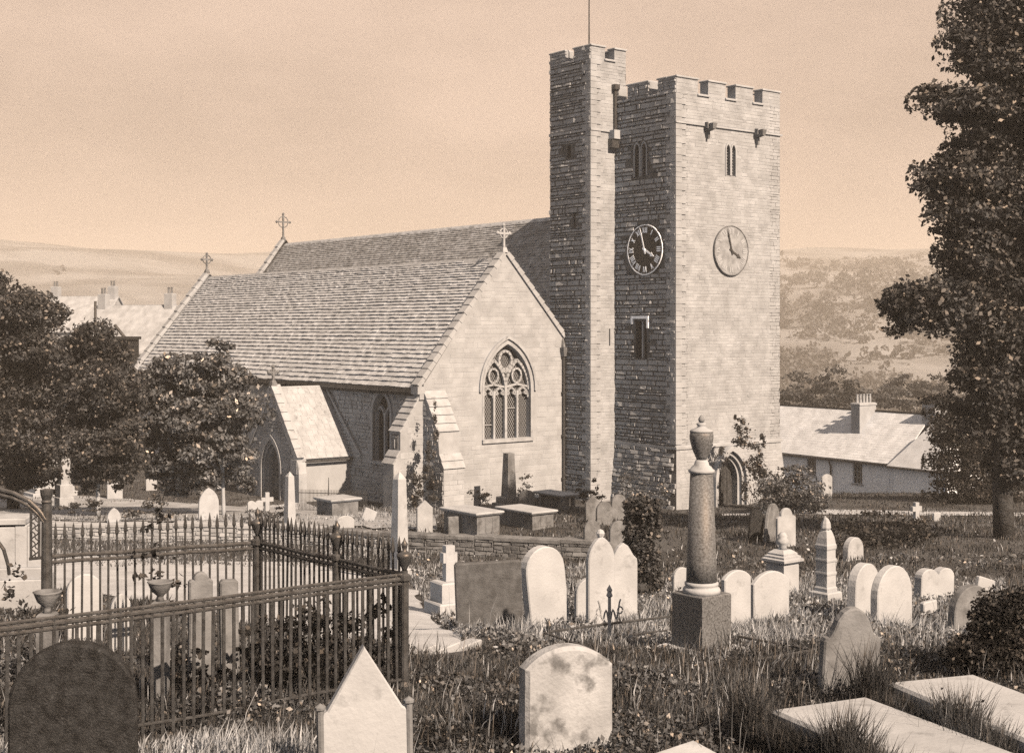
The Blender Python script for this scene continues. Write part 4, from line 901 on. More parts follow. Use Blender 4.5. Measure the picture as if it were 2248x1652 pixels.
# pedestal with spreading cornice and draped urn
x, y, z = on(1718, 1304); h = CZ-(1180-720)/F*y-z
t = thing('pedestal_monument', 'white pedestal monument with spreading stepped cornice and small broken urn', 'monument', (x, y, z), AX)
MB().cbox(-.27, .27, -.27, .27, -.3, .55*h, .02).build('pedestal', M['white'], t)
MB().lathe([(.38, .55*h), (.50, .60*h), (.50, .64*h), (.43, .66*h), (.43, .69*h), (.35, .71*h), (.35, .74*h), (.20, .80*h)], 4, rot=math.pi/4).build('cornice', M['white'], t)
MB().lathe([(.12, .80*h), (.09, .86*h), (.14, .90*h), (.16, .96*h), (.10, h), (.12, 1.04*h), (.05, 1.10*h)], 12).build('urn', M['white'], t, True)
# big stepped tomb with cross far left under the trees
x, y, z = on(112, 1088)
t = thing('stepped_tomb', 'large white stepped tomb with a gabled body and cross, under the trees', 'tomb', (x, y, z), AX)
sc_ = y/F
for i, (s, a, b) in enumerate(((62, -.3, .25), (54, .25, .5), (44, .5, 1.05))): MB().cbox(-s*sc_*.8, s*sc_*.8, -.7+.1*i, .7-.1*i, a, b-.003, .03).build('base_step', M['white'], t)
MB().add([(-.6, -.35, 1.05), (.6, -.35, 1.05), (.6, .35, 1.05), (-.6, .35, 1.05), (-.45, -.3, 1.5), (.45, -.3, 1.5), (.45, .3, 1.5), (-.45, .3, 1.5), (0, -.3, 1.95), (0, .3, 1.95)], [(0, 1, 5, 4), (1, 2, 6, 5), (2, 3, 7, 6), (3, 0, 4, 7), (4, 5, 8), (6, 7, 9), (5, 6, 9, 8), (7, 4, 8, 9)]).build('gabled_body', M['white'], t)
MB().box(-.06, .06, -.06, .06, 1.85, 2.45).box(-.2, -.061, -.055, .055, 2.15, 2.26).box(.061, .2, -.055, .055, 2.15, 2.26).build('cross', M['white'], t)
# crosses
def gcross(u, vb, vt, m, label, ped=0., yaw=30, arm=.30, wd=.10, Y=None):
    x, y, z = placed(u, vb, Y); h = CZ-(vt-720)/F*y-z; t = thing('grave_cross', label, 'cross', (x, y, z), R(yaw)); a = h*arm; q = h*wd; z0 = h*ped
    if ped:
        MB().cbox(-a*1.2, a*1.2, -.35, .35, -.3, z0*.45, .03).build('base_step', M[m], t); MB().cbox(-a*.9, a*.9, -.26, .26, z0*.45+.002, z0, .03).build('pedestal', M[m], t)
    else: MB().box(-q*1.4, q*1.4, -.1, .1, -.3, .08).build('base_step', M[m], t)
    zc = z0+(h-z0)*.66
    MB().box(-q/2, q/2, -q*.4, q*.4, (z0 if ped else .08)+.002, h).box(-a*(1-ped), -q/2-.001, -q*.38, q*.38, zc-q/2, zc+q/2).box(q/2+.001, a*(1-ped), -q*.38, q*.38, zc-q/2, zc+q/2).build('cross', M[m], t)
gcross(985, 1352, 1196, 'white', 'white stone cross on a block pedestal beside the gravel path', .5, 30, .22, .14)
gcross(2011, 1143, 1102, 'white', 'small white cross between the dark mound and the lane', 0, 30, .34, .26)
gcross(586, 1126, 1080, 'white', 'white cross in the flowers before the porch door', 0, 30, .30, .2)
gcross(126, 1116, 1060, 'dark', 'dark iron-black cross near the scrolled gateway', 0, 20, .34, .20)
# chest tombs
def chest(u, vb, wpx, dpx, h, m, label, yaw=AX, lid=.10, over=.12, legs=False):
    x, y, z = on(u, vb); w_ = wpx/F*y; t = thing('chest_tomb', label, 'tomb', (x, y, z), yaw); d = dpx
    if legs:
        for sx in (-1, 1):
            for sy in (0, 1): MB().cbox(sx*(w_/2-.12)-.08, sx*(w_/2-.12)+.08, .1+sy*(d-.3)-.08, .1+sy*(d-.3)+.08, -.3, h-lid-.001, .015).build('leg', M['grey'], t)
        MB().cbox(-w_/2+.3, w_/2-.3, .15, d-.15, -.3, h-lid-.002, .01).build('body', M['grey'], t)
    else:
        MB().cbox(-w_/2, w_/2, 0, d, -.3, h-lid-.001, .015).build('body', M['grey'], t)
        for k in range(3): MB().box(-w_/2+.08+k*(w_-.1)/3, -w_/2+(k+1)*(w_-.1)/3, -.012, .0, .1, h-lid-.08).build('side_panel', M['grey'], t)
    MB().hexa([(-w_/2-over*.5, -over*.5, h-lid), (w_/2+over*.5, -over*.5, h-lid), (w_/2+over*.5, d+over*.5, h-lid), (-w_/2-over*.5, d+over*.5, h-lid), (-w_/2-over, -over, h-.04), (w_/2+over, -over, h-.04), (w_/2+over, d+over, h-.04), (-w_/2-over, d+over, h-.04)]).cbox(-w_/2-over, w_/2+over, -over, d+over, h-.039, h+.02, .02).build('lid', M[m], t)
    return t
chest(1072, 1176, 62, 1.9, .80, 'white', 'chest tomb with a thick moulded pale lid above the terrace wall')
chest(1192, 1160, 60, 1.9, .62, 'white', 'lower chest tomb with a flat pale lid, beside the moulded one')
chest(1250, 1118, 40, 1.9, .70, 'white', 'pale table tomb on block ends against the church turret', legs=True)
chest(1200, 1112, 36, 1.6, .5, 'pale', 'low pale tomb slab in the grass near the gable downpipe')
chest(758, 1136, 66, 1.2, .75, 'pale', 'shaded chest tomb inside the little fenced grave by the porch')
# pale block tomb at the far left, by the gateway
x, y, z = on(45, 1335, 14); t = thing('block_tomb', 'high tomb of pale squared blocks beside the scrolled iron gateway', 'tomb', (x, y, z), R(8)); s_ = y/F
zt_ = lambda v: CZ-(v-720)/F*y-z
MB().cbox(-1.2, 62*s_, -.6, .6, -.3, zt_(1262), .02).build('base_step', M['pale'], t)
MB().cbox(-1.2, 56*s_, -.5, .5, zt_(1262)+.003, zt_(1238), .02).build('base_step', M['pale'], t)
for k, (a, b) in enumerate(((-1.15, -.03), (-.02, 22*s_), (23*s_, 52*s_))): MB().cbox(a, b, -.4, .4, zt_(1238)+.003, zt_(1150)+.03*(k % 2), .02).build('block', M['pale'], t)
MB().cbox(-1.2, 20*s_, -.45, .45, zt_(1148)+.035, zt_(1132), .02).build('cap_slab', M['pale'], t)

# ------------------------------------------------------------------ iron railings of the family grave
RT = 6.15
C0, CB, CL, C1 = Vector((-1.137, 14.5, 0)), Vector((-3.09, 16.65, 0)), Vector((-5.29, 15.59, 0)), Vector((-6.6, 10.5, 0))
fe = thing('iron_railings', 'tall black spear-topped iron railings enclosing a family grave, urns on the posts', 'railing', (0, 0, 0))
def spear(p, zt, zb, tip, r=.0135):
    mb = MB(); j = [rnd.gauss(0, .009) for _ in range(2)]; mb.tube([(p.x+j[0], p.y+j[1], zb), (p.x, p.y, RT), (p.x-j[0]*.25, p.y-j[1]*.25, zt+(.2 if tip else 0)), ], r, 6)
    if tip: mb.lathe([(r*.9, 0), (r*1.75, .03), (r*1.5, .07), (r*.7, .15), (.001, .19)], 6, (p.x-j[0]*.25, p.y-j[1]*.25, zt+.2))
    return mb
def run(a, b, n, tips, skip_first=True):
    for i in range(n):
        if i == 0 and skip_first: continue
        p = a+(b-a)*(i/n); p = p+Vector((rnd.uniform(-.006, .006), rnd.uniform(-.006, .006), 0))
        spear(p, RT+rnd.uniform(-.015, .015), gz(p.x, p.y)-.1, tips, .0135 if tips else .0175).build('bar', M['iron'], fe)
    d = (b-a).normalized(); s = Vector((d.y, -d.x, 0))
    for zz, r in ((RT-.0, .017), (RT-.048, .026), (RT-.098, .018)) if not tips else ((RT, .024), (RT-.065, .021)):
        q = [a+(b-a)*k/6+Vector((0, 0, zz+.006*math.sin(k*2.1))) for k in range(7)]
        MB().tube(q, r, 8).build('rail', M['iron'], fe)
    q = [Vector((p.x, p.y, gz(p.x, p.y)+.12)) for p in (a+(b-a)*k/6 for k in range(7))]; MB().tube(q, .016, 6).build('rail', M['iron'], fe)
run(C0, C1, 66, False); run(CB, C0, 31, True); run(CL, CB, 25, True)
def post(p, top, r=.045, urn=True, hz=.0):
    g0 = gz(p.x, p.y); mb = MB(); mb.lathe([(r*1.8, -.2), (r*1.8, .06), (r, .10), (r, top-g0-.12), (r*1.5, top-g0-.10), (r*1.5, top-g0-.05), (r*.8, top-g0-.03), (r*.8, top-g0)], 12, (p.x, p.y, g0)); po_ = mb.build('post', M['iron'], fe, False)
    if urn: MB().lathe([(.025, 0), (.03, .02), (.065, .09), (.082, .15), (.082, .175), (.05, .19), (.022, .215), (.03, .25), (.038, .28), (.015, .31), (.001, .35)], 14, (p.x, p.y, top)).build('urn_finial', M['iron'], po_, True)
post(C0, RT+.04); post(CB, RT+.08, .06); post(C0*.575+CB*.425, RT+.10, .045)
# the gateway at the left
gt = thing('iron_gateway', 'curved iron gateway overthrow with scrolled lattice panel and stout cast post', 'gate', (0, 0, 0))
pz = CL; g0 = gz(pz.x, pz.y)
mb = MB(); mb.lathe([(.10, -.2), (.10, .25), (.065, .3), (.06, 1.6), (.055, 1.95)], 14, (pz.x, pz.y, g0)); gp = mb.build('post', M['iron'], gt)
MB().lathe([(.05, 0), (.065, .02), (.05, .04), (.07, .10), (.075, .16), (.05, .165)], 12, (pz.x, pz.y, g0+1.95)).build('cup_finial', M['iron'], gp)
for dz, r in ((0, .026), (-.06, .018)):
    pts = [P(u, v, 15.55) + Vector((0, 0, dz)) for u, v in ((-40, 1070), (0, 1074), (30, 1082), (62, 1098), (84, 1118), (100, 1140))]
    MB().tube(pts, r, 8).build('arch_bar', M['iron'], gt)
for u in (68, 86): MB().tube([P(u, 1104 if u < 80 else 1120, 15.55), P(u, 1226, 15.55)], .016, 6).build('upright', M['iron'], gt)
for k in range(5):
    v0, v1 = 1126+k*20, 1146+k*20
    for s in (0, 1):
        pts = [P(70+14*(f if s == 0 else 1-f)+3*math.sin(f*6.28), v0+(v1-v0)*f, 15.55+.01*s) for f in np.linspace(0, 1, 6)]; MB().tube(pts, .008, 5).build('scroll', M['iron'], gt)
MB().tube([P(64, 1226, 15.55), P(103, 1222, 15.57)], .018, 6).build('rail', M['iron'], gt)
MB().tube([P(-10, 1180, 15.3), P(8, 1205, 15.3), P(18, 1240, 15.35), P(20, 1260, 15.4)], .02, 6).build('brace', M['iron'], gt)
# urns inside the railings
def garden_urn(u, v, Y, sc, label):
    p = P(u, v, Y); g0 = gz(p.x, p.y); t = thing('garden_urn', label, 'urn', (p.x, p.y, g0)); hb = p.z-g0
    MB().cbox(-.13*sc, .13*sc, -.13*sc, .13*sc, -.2, hb, .02).build('pedestal', M['grey'], t)
    MB().lathe([(.07*sc, hb), (.05*sc, hb+.06*sc), (.06*sc, hb+.09*sc), (.15*sc, hb+.17*sc), (.19*sc, hb+.27*sc), (.20*sc, hb+.30*sc), (.22*sc, hb+.32*sc), (.19*sc, hb+.33*sc), (.16*sc, hb+.29*sc)], 18).build('bowl', M['grey'], t, True)
garden_urn(352, 1318, 14.2, .62, 'grey stone garden urn on a pedestal inside the railings, under a rose bush')
garden_urn(104, 1344, 14.2, .68, 'weathered stone tub urn at the foot of the gateway post')
# the little fenced grave by the porch
x0, y0, _ = on(656, 1122); x1, y1, _ = on(805, 1128)
t = thing('grave_railing', 'small spiked iron railing round a chest tomb beside the porch', 'railing')
a, b = Vector((x0, y0, 0)), Vector((x1, y1, 0))
for (p, q, n) in ((a, a+(b-a)*.45, 22), (a+(b-a)*.45, b, 24)):
    for i in range(n+1):
        c = p+(q-p)*i/n; g0 = gz(c.x, c.y); MB().tube([(c.x, c.y, g0), (c.x, c.y, g0+1.0)], [.016, .010], 5).build('bar', M['iron'], t)
    MB().tube([(p.x, p.y, gz(p.x, p.y)+.85), (q.x, q.y, gz(q.x, q.y)+.85)], .018, 5).build('rail', M['iron'], t)
c = a+(b-a)*.45; MB().tube([(c.x, c.y, gz(c.x, c.y)-.2), (c.x, c.y, gz(c.x, c.y)+1.55)], [.05, .012], 6).build('post', M['iron'], t)

# ------------------------------------------------------------------ the low house beyond the tower
HZ = -3.6
hs = thing('house', 'long low whitewashed house with pale slate roof beyond the tower', 'house', (28.3, 100, 0), CH_ROT-R(4))
ZEH, ZRH = -.95, 2.3; HL = 30
HW = Fr((0, 0, 0), (0, 1, 0), Nn=(-1, 0, 0))
wins = [rect(3.55, 4.5, -2.95, -1.15), rect(8.2, 9.2, -2.75, -1.25)]
mb = MB(); panel(mb, HW, rect(0, HL, HZ-1, ZEH), wins, .4, .22); panel(mb, Fr((0, HL, 0), (1, 0, 0), Nn=(0, 1, 0)), [(0, HZ-1), (7, HZ-1), (7, ZEH), (3.5, ZRH), (0, ZEH)], (), .3); mb.box(6.7, 7, 0, HL, HZ-3, ZEH); mb.build('wall', M['limewash'], hs)
for (a, _), (b, _), (_, z1), (_, z0) in [(w_[0], w_[1], w_[2], w_[0]) for w_ in wins]:
    mb = MB(); mb.box(.20, .23, a, b, z0, z1); wf = mb.build('window', M['pane'], hs)
    for s in (.33, .66): MB().box(.17, .20, a+(b-a)*s-.02, a+(b-a)*s+.02, z0, z1).build('glazing_bar', M['white'], wf)
    for s in (.25, .5, .75): MB().box(.165, .199, a, b, z0+(z1-z0)*s-.02, z0+(z1-z0)*s+.02).build('glazing_bar', M['white'], wf)
    MB().box(-.08, 0, a-.1, b+.1, z0-.1, z0).build('sill', M['pale'], hs)
MB().box(-.02, .0, 1.0, 2.1, -2.9, -1.35).build('blocked_window', M['limewash'], hs); MB().box(-.05, 0, .9, 2.2, -1.33, -1.22).build('lintel', M['grey'], hs)
def pitched(xe, ze, xr, zr, y0, y1, nm, par, m, over=.35, rows=22):
    U = Vector((xr-xe, 0, zr-ze)).normalized(); Nn = Vector((-U.z, 0, U.x)) if xr > xe else Vector((U.z, 0, -U.x)); O = Vector((xe, y0, ze))-U*over; l = y1-y0; L_ = math.hypot(xr-xe, zr-ze)+over
    fr = Fr(O, (0, 1, 0), U=U, Nn=Nn); mb = MB(); mb.hexa([fr(0, 0, -.1), fr(l, 0, -.1), fr(l, 0, 0), fr(0, 0, 0), fr(0, L_, -.1), fr(l, L_, -.1), fr(l, L_, 0), fr(0, L_, 0)]); o = mb.build(nm, m, par)
    if rows: slates(o, Fr(fr(0, 0, .004), (0, 1, 0), U=U, Nn=Nn), l, L_, rows, .28, .22, m, rgw, (.3, .5), .012, jag=.003)
    return o
hr = pitched(0, ZEH, 3.5, ZRH, 0, HL, 'roof', hs, M['roofslate']); pitched(7, ZEH, 3.5, ZRH, 0, HL, 'roof', hs, M['roofslate'], rows=0)
MB().tube([(3.5, 0, ZRH+.05), (3.5, HL, ZRH+.05)], .08, 6).build('ridge_roll', M['lead'], hr)
MB().tube([(-.38, -.1, ZEH-.36), (-.38, HL, ZEH-.36)], .09, 6).box(-.46, -.02, 0, HL, ZEH-.33, ZEH-.29).build('gutter', M['iron'], hs)
for y_ in (6.6, ): MB().tube([(-.34, y_, ZEH-.4), (-.1, y_, ZEH-.9), (-.1, y_, HZ)], .07, 6).build('downpipe', M['iron'], hs)
# cross wing, hipped toward us
wx0, wy0, wy1 = -.7, -4.6, -.02; yr = -2.3
mb = MB(); panel(mb, Fr((wx0, wy0, 0), (0, 1, 0), Nn=(-1, 0, 0)), rect(0, wy1-wy0, HZ-1, ZEH), (), .3)
vw = rect(1.2, 2.1, -2.9, -1.4)
panel(mb, Fr((wx0, wy0, 0), (1, 0, 0)), rect(0, 7.5, HZ-1.5, ZEH), [vw], .3, .2); mb.build('wall', M['limewash'], hs)
mb = MB(); mb.box(wx0+1.2, wx0+2.1, wy0+.18, wy0+.2, -2.9, -1.4); wf = mb.build('window', M['pane'], hs)
for s in (.33, .66): MB().box(wx0+1.2+.9*s-.02, wx0+1.2+.9*s+.02, wy0+.15, wy0+.18, -2.9, -1.4).build('glazing_bar', M['white'], wf)
for s in (.25, .5, .75): MB().box(wx0+1.2, wx0+2.1, wy0+.145, wy0+.178, -2.9+1.5*s-.02, -2.9+1.5*s+.02).build('glazing_bar', M['white'], wf)
e = .35; zz = ZEH-.28
v = [(wx0-e, wy0-e, zz), (wx0-e, wy1+e, zz), (wx0+2.2, yr, ZRH), (6.9, yr, ZRH), (6.9, wy0-e, zz), (6.9, wy1+e, zz)]
MB().add(v+[(p[0], p[1], p[2]-.1) for p in v], [(0, 1, 2), (0, 2, 3, 4), (1, 5, 3, 2), (6, 8, 7), (6, 10, 9, 8), (7, 8, 9, 11), (0, 6, 7, 1), (0, 4, 10, 6)]).build('hipped_roof', M['roofslate'], hs)
MB().tube([(wx0-e, wy0-e, zz-.1), (wx0-e, wy1+e, zz-.1)], .08, 6).tube([(wx0-e, wy0-e-.01, zz-.1), (6.9, wy0-e-.01, zz-.1)], .08, 6).build('gutter', M['iron'], hs)
MB().tube([(wx0-e, wy0-.1, zz-.1), (wx0-.1, wy0-.1, zz-.5), (wx0-.1, wy0-.1, HZ)], .07, 6).build('downpipe', M['iron'], hs)
ck = MB().cbox(1.7, 3.55, 5.3, 6.15, .2, 3.0, .04).build('chimney', M['dressed'], hs)
MB().cbox(1.64, 3.61, 5.24, 6.21, 2.8, 2.95, .03).build('cap', M['dressed'], ck)
for k in range(5): MB().lathe([(.11, 3.0), (.10, 3.1), (.085, 3.55), (.11, 3.6), (.11, 3.65)], 10, (1.9+k*.36, 5.72, 0)).build('chimney_pot', M['pale'], ck)
ck = MB().cbox(2.8, 4.2, -.9, .3, 1.6, 3.2, .04).build('chimney', M['dressed'], hs)

# ------------------------------------------------------------------ town houses beyond the trees on the left
def town_house(label, x, y, z, rz, wd, dp, he, hr, m='render', gable_x=True):
    t = thing('house', label, 'house', (x, y, z), rz)
    MB().add([(-wd/2, -dp/2, -3), (wd/2, -dp/2, -3), (wd/2, dp/2, -3), (-wd/2, dp/2, -3), (-wd/2, -dp/2, he), (wd/2, -dp/2, he), (wd/2, dp/2, he), (-wd/2, dp/2, he), (-wd/2, 0, hr-.1), (wd/2, 0, hr-.1)],
             [(0, 1, 5, 4), (2, 3, 7, 6), (1, 2, 6, 9, 5), (3, 0, 4, 8, 7)]).build('wall', M[m], t)
    for s in (-1, 1):
        U = Vector((0, -s*dp/2, hr-he)); k = 1.06; a = Vector((0, s*dp/2, he))-U*.06
        MB().hexa([(-wd/2-.2, a.y, a.z), (wd/2+.2, a.y, a.z), (wd/2+.2, a.y, a.z+.12), (-wd/2-.2, a.y, a.z+.12), (-wd/2-.2, -s*.02, hr), (wd/2+.2, -s*.02, hr), (wd/2+.2, -s*.02, hr+.12), (-wd/2-.2, -s*.02, hr+.12)]).build('roof', M['townroof'], t)
    for k in range(3):
        xw = -wd/2+wd*(k+.5)/3
        for zz in (he-2.0, he-4.6):
            wn = MB().box(xw-.45, xw+.45, -dp/2-.03, -dp/2-.005, zz, zz+1.3).build('window', M['pane'], t); MB().box(xw-.03, xw+.03, -dp/2-.05, -dp/2-.031, zz, zz+1.3).build('glazing_bar', M['white'], wn)
    for sx in (-1, 1):
        c = MB().cbox(sx*(wd/2-.5)-.4, sx*(wd/2-.5)+.4, -.35, .35, hr-1, hr+1.1, .04).build('chimney', M['dressed'], t)
        for q in (-.15, .15): MB().lathe([(.1, 0), (.09, .5), (.12, .55)], 8, (sx*(wd/2-.5)+q, 0, hr+1.1)).build('chimney_pot', M['grey'], c)
    return t
p = P(300, 0, 122); t = town_house('pale town house with a tall thin stovepipe beyond the far church gable', p.x, 122, -1.5, R(-20), 8.0, 7.5, 8.2, 12.2)
MB().tube([(-2.0, -3.2, 7.2), (-2.0, -3.2, 12.6)], .12, 8).build('stovepipe', M['iron'], t)
MB().tube([(.1, -3.3, 10.5), (1.4, -3.5, 9.3)], .16, 6).build('roof_pipe', M['iron'], t)
p = P(185, 0, 140); town_house('farther pale town house showing its roof above the tree tops', p.x, 140, -1.5, R(-14), 7.5, 7, 10.0, 13.4)
p = P(192, 0, 100); t = thing('outbuilding', 'dark flat-roofed outbuilding mostly hidden behind the slim tree', 'building', (p.x, 100, 0), R(-8))
MB().box(-1.8, 1.8, 0, 5, -2, 7.9).build('wall', M['dark'], t); MB().cbox(-1.95, 1.95, -.12, 5.1, 7.9, 8.12, .03).build('roof', M['dark'], t)
# ------------------------------------------------------------------ trees and shrubs
rs = np.random.default_rng(11)
def limb(mb, a, b, r0, r1, k=5, bend=.3, seed=0):
    q = random.Random(seed); a, b = Vector(a), Vector(b); d = b-a; pts = []; off = Vector((q.uniform(-1, 1), q.uniform(-1, 1), q.uniform(-.3, .6)))*bend
    for i in range(k+1): f = i/k; pts.append(a+d*f+off*math.sin(math.pi*f)*d.length*.25)
    mb.tube(pts, [r0+(r1-r0)*i/k for i in range(k+1)], 8); return pts
def tree(name, label, base, clumps_uv, trunk_r, m, per, size, sub=14, spread=.34, trunk_top=None, lean=(0, 0), group=None, cat='tree', tm='bark', limbs=True, depth=None, crown='crown', droop=0.):
    bx, by, bz = base; t = thing(name, label, cat, (bx, by, bz), 0, group)
    cl = []
    for c in clumps_uv:
        u, v, ru, rv = c[:4]; Yv = by+(c[4] if len(c) > 4 else 0); p = P(u, v, Yv); k = Yv/F; rx, rz = ru*k, rv*k
        cl.append((p.x-bx, p.y-by, p.z-bz, rx, depth or (rx+rz)/2*.9, rz))
    B_, M_, T_, H_ = leaf_cloud(cl, per, size, rs, sub, spread, .5, droop)
    kites(crown, B_, M_, T_, H_, M[m], t)
    if trunk_r:
        top = trunk_top or (max(c[2] for c in cl)*.8); mb = MB(); tp = Vector((lean[0], lean[1], top))
        pts = limb(mb, (0, 0, -.3), tp, trunk_r*1.25, trunk_r*.25, 8, .08, 3)
        mb.build('trunk', M[tm], t, True)
        if limbs:
            mb = MB()
            for i, c in enumerate(cl):
                j = min(range(len(pts)), key=lambda q: abs(pts[q].z-(c[2]-c[5]*.9)))
                if pts[j].z < top*.2: j = max(2, len(pts)//3)
                limb(mb, pts[j], (c[0], c[1], c[2]+c[5]*.2), trunk_r*.42, trunk_r*.08, 5, .5, i)
            mb.build('limbs', M[tm], t, True)
    return t
# the great tree at the right edge, trunk in the churchyard
bx, by, bz = on(2205, 1182)
big = [(2190, 40, 100, 90), (2150, 110, 80, 60, -1), (2250, 150, 90, 90, 1), (2110, 225, 95, 45, -1.5), (2200, 260, 110, 70, 1), (2150, 320, 70, 40), (2095, 390, 80, 55, -1), (2190, 400, 110, 70, 1),
       (2130, 480, 85, 50, -1), (2220, 520, 100, 90, .5), (2140, 560, 75, 60, -1), (2190, 640, 90, 80), (2050, 660, 88, 50, -2), (1985, 665, 48, 42, -2.2), (1970, 705, 30, 30, -2.2), (2060, 700, 60, 34, -2), (2165, 730, 70, 90, -1),
       (2240, 760, 80, 110, 1), (2160, 830, 65, 60, -1), (2240, 900, 70, 80, 0), (2330, 300, 110, 160, 1), (2340, 560, 120, 160, 1), (2330, 80, 110, 110, 0), (2260, -40, 110, 60, 0), (2330, 800, 100, 130, 1)]
tree('broadleaf_tree', 'huge broad-leaved tree with one low bough reaching toward the tower', (bx, by, bz), big+[(2150, 900, 50, 60), (2230, 1000, 60, 60), (2270, 680, 90, 110), (2270, 420, 90, 110), (2120, 650, 70, 60), (2260, 200, 80, 90)], .28, 'leaf', 3600, .18, sub=40, spread=.38)
# dark evergreen below it
bx, by, bz = on(2120, 1104)
tree('evergreen_tree', 'dense dark evergreen tree hiding the end of the low house', (bx, by, bz), [(2110, 905, 66, 40), (2050, 880, 42, 16, -1), (2130, 960, 78, 55), (2110, 1020, 66, 55), (2120, 1080, 74, 40), (2190, 980, 70, 90, 1), (2200, 1060, 62, 60, 1), (2085, 950, 40, 36, -1)], .25, 'yew', 2600, .17, sub=24, limbs=False)
# three trees at the left
bx, by, bz = on(30, 1120)
tree('broadleaf_tree', 'tall dark tree at the churchyard edge, biggest of the three by the church', (bx, by, bz), [(-6, 690, 60, 80), (60, 1040, 60, 30, -.5), (15, 1065, 50, 30, -.6), (60, 820, 80, 80, .6), (20, 1010, 90, 50, .5), (110, 840, 40, 70), (-10, 900, 90, 120, 1), (50, 700, 70, 60, -1), (95, 690, 50, 40, 1), (20, 780, 80, 80), (85, 760, 55, 45, -1), (40, 870, 90, 70), (90, 900, 50, 70, 1), (30, 960, 80, 60, -1), (100, 980, 40, 40), (-40, 760, 70, 130), (-40, 950, 70, 110), (6, 630, 18, 34), (50, 665, 34, 30)], .24, 'leaf', 2600, .18, sub=20)
bx, by, bz = on(217, 1136)
tree('young_tree', 'leafy young tree on a slim pale stem, middle of the three by the church', (bx, by, bz), [(200, 735, 44, 40), (195, 790, 66, 56), (220, 900, 90, 90, .8), (180, 1000, 50, 50), (260, 1010, 50, 40), (150, 820, 36, 60), (270, 800, 30, 50, 1), (230, 850, 70, 60, -1), (180, 880, 50, 60, 1), (240, 920, 76, 60), (210, 980, 70, 50, -1), (270, 960, 40, 60, 1), (220, 1030, 60, 36), (160, 940, 40, 46), (285, 850, 40, 50, 1), (195, 1062, 40, 22), (280, 1040, 40, 40, 1.5)], .075, 'leaf', 2800, .17, sub=22, tm='dressed', limbs=False, droop=.4)
bx, by, bz = on(492, 1134)
tree('young_tree', 'bright loose-leaved tree on a slim stem against the aisle roof, nearest the porch', (bx, by, bz), [(470, 780, 44, 36), (400, 830, 66, 50), (450, 900, 120, 80, .8), (505, 960, 46, 56), (330, 860, 36, 60), (430, 1020, 90, 50, .6), (340, 960, 40, 70), (480, 840, 60, 50), (525, 870, 44, 44), (360, 900, 50, 50, 1), (440, 920, 70, 50, -1), (500, 930, 56, 40, -1), (400, 990, 56, 50), (480, 1000, 70, 44, -1), (360, 1040, 30, 40, 1), (450, 1060, 50, 30), (520, 890, 40, 30, -1), (375, 1062, 44, 30, .8), (535, 1040, 24, 44, 1.5)], .075, 'leaf2', 1900, .21, sub=16, spread=.30, tm='dressed', droop=.5)
def shrub(label, u, vb, clumps, m, per, size, name='shrub', cat='shrub', Y=None, sub=16, stems=True, spread=.34, depth=None):
    x, y, z = placed(u, vb, Y); t = tree(name, label, (x, y, z), clumps, 0, m, per, size, sub, spread, cat=cat, crown='foliage', depth=depth)
    if stems and size > .1:
        mb = MB()
        for i in range(4): a = i*1.6; limb(mb, (0, 0, -.1), (math.cos(a)*.25, math.sin(a)*.2, .5), .03, .01, 3, .3, i)
        mb.build('stems', M['bark'], t)
    return t
shrub('round glossy bush between the tower door and the low house', 1742, 1130, [(1745, 1075, 62, 44), (1700, 1090, 40, 36, -.3), (1785, 1085, 34, 40), (1740, 1110, 60, 26), (1750, 1040, 40, 20)], 'leaf2', 1500, .15)
shrub('climbing shrub over the tower doorway and up the lit wall', 1650, 1118, [(1660, 1040, 26, 60), (1640, 965, 28, 30), (1620, 940, 12, 30), (1668, 975, 12, 34), (1670, 1085, 34, 44), (1655, 1020, 22, 40), (1680, 1060, 24, 40), (1625, 925, 8, 18), (1590, 1000, 10, 24)], 'leaf', 1500, .13, 'climbing_plant', 'plant', Y=66.6, depth=.4)
shrub('low broad dark mound of shrubs in the shaded grass', 1935, 1196, [(1880, 1160, 70, 32), (1950, 1155, 80, 30, .6), (2010, 1165, 56, 30), (1930, 1175, 110, 20, -.8)], 'yew', 1500, .12)
shrub('clipped dark yew bush at the near corner beside the ledgers', 2185, 1462, [(2190, 1372, 50, 70), (2250, 1370, 66, 76, .2), (2215, 1330, 50, 40), (2180, 1440, 90, 40, -.1), (2130, 1430, 62, 36, -.1), (2215, 1440, 80, 40), (2270, 1460, 60, 40, .2)], 'yew', 42000, .052, sub=90, Y=15.6)
shrub('dark ivy clothing the buttress by the church gable', 935, 1110, [(945, 1000, 9, 60), (925, 1040, 20, 30), (940, 1070, 22, 34), (910, 1085, 14, 26), (955, 930, 7, 40)], 'leaf', 1700, .13, 'ivy', 'plant', Y=63.6, depth=.45)
shrub('small dark bush at the foot of the church gable', 1042, 1108, [(1040, 1085, 26, 20), (1058, 1094, 20, 14)], 'yew', 1500, .12)
shrub('thin rose bush against the lit gable', 1160, 1112, [(1152, 1050, 14, 18), (1166, 1072, 22, 14), (1140, 1080, 14, 12)], 'leaf', 700, .12)
shrub('ivy and brambles heaped along the turret foot', 1310, 1118, [(1290, 1075, 22, 16), (1310, 1055, 8, 18), (1300, 1090, 34, 14)], 'leaf', 1200, .12, 'ivy', 'plant')
shrub('ivy creeping over the shaded base of the tower', 1420, 1118, [(1400, 1080, 44, 30), (1440, 1095, 36, 24), (1375, 1060, 14, 34), (1460, 1070, 16, 20)], 'leaf2', 800, .12, 'ivy', 'plant', Y=66.1, depth=.35)
shrub('flowering bushes along the path before the porch door', 590, 1150, [(560, 1130, 26, 14), (600, 1126, 30, 18), (630, 1132, 22, 14)], 'leaf2', 1500, .11)
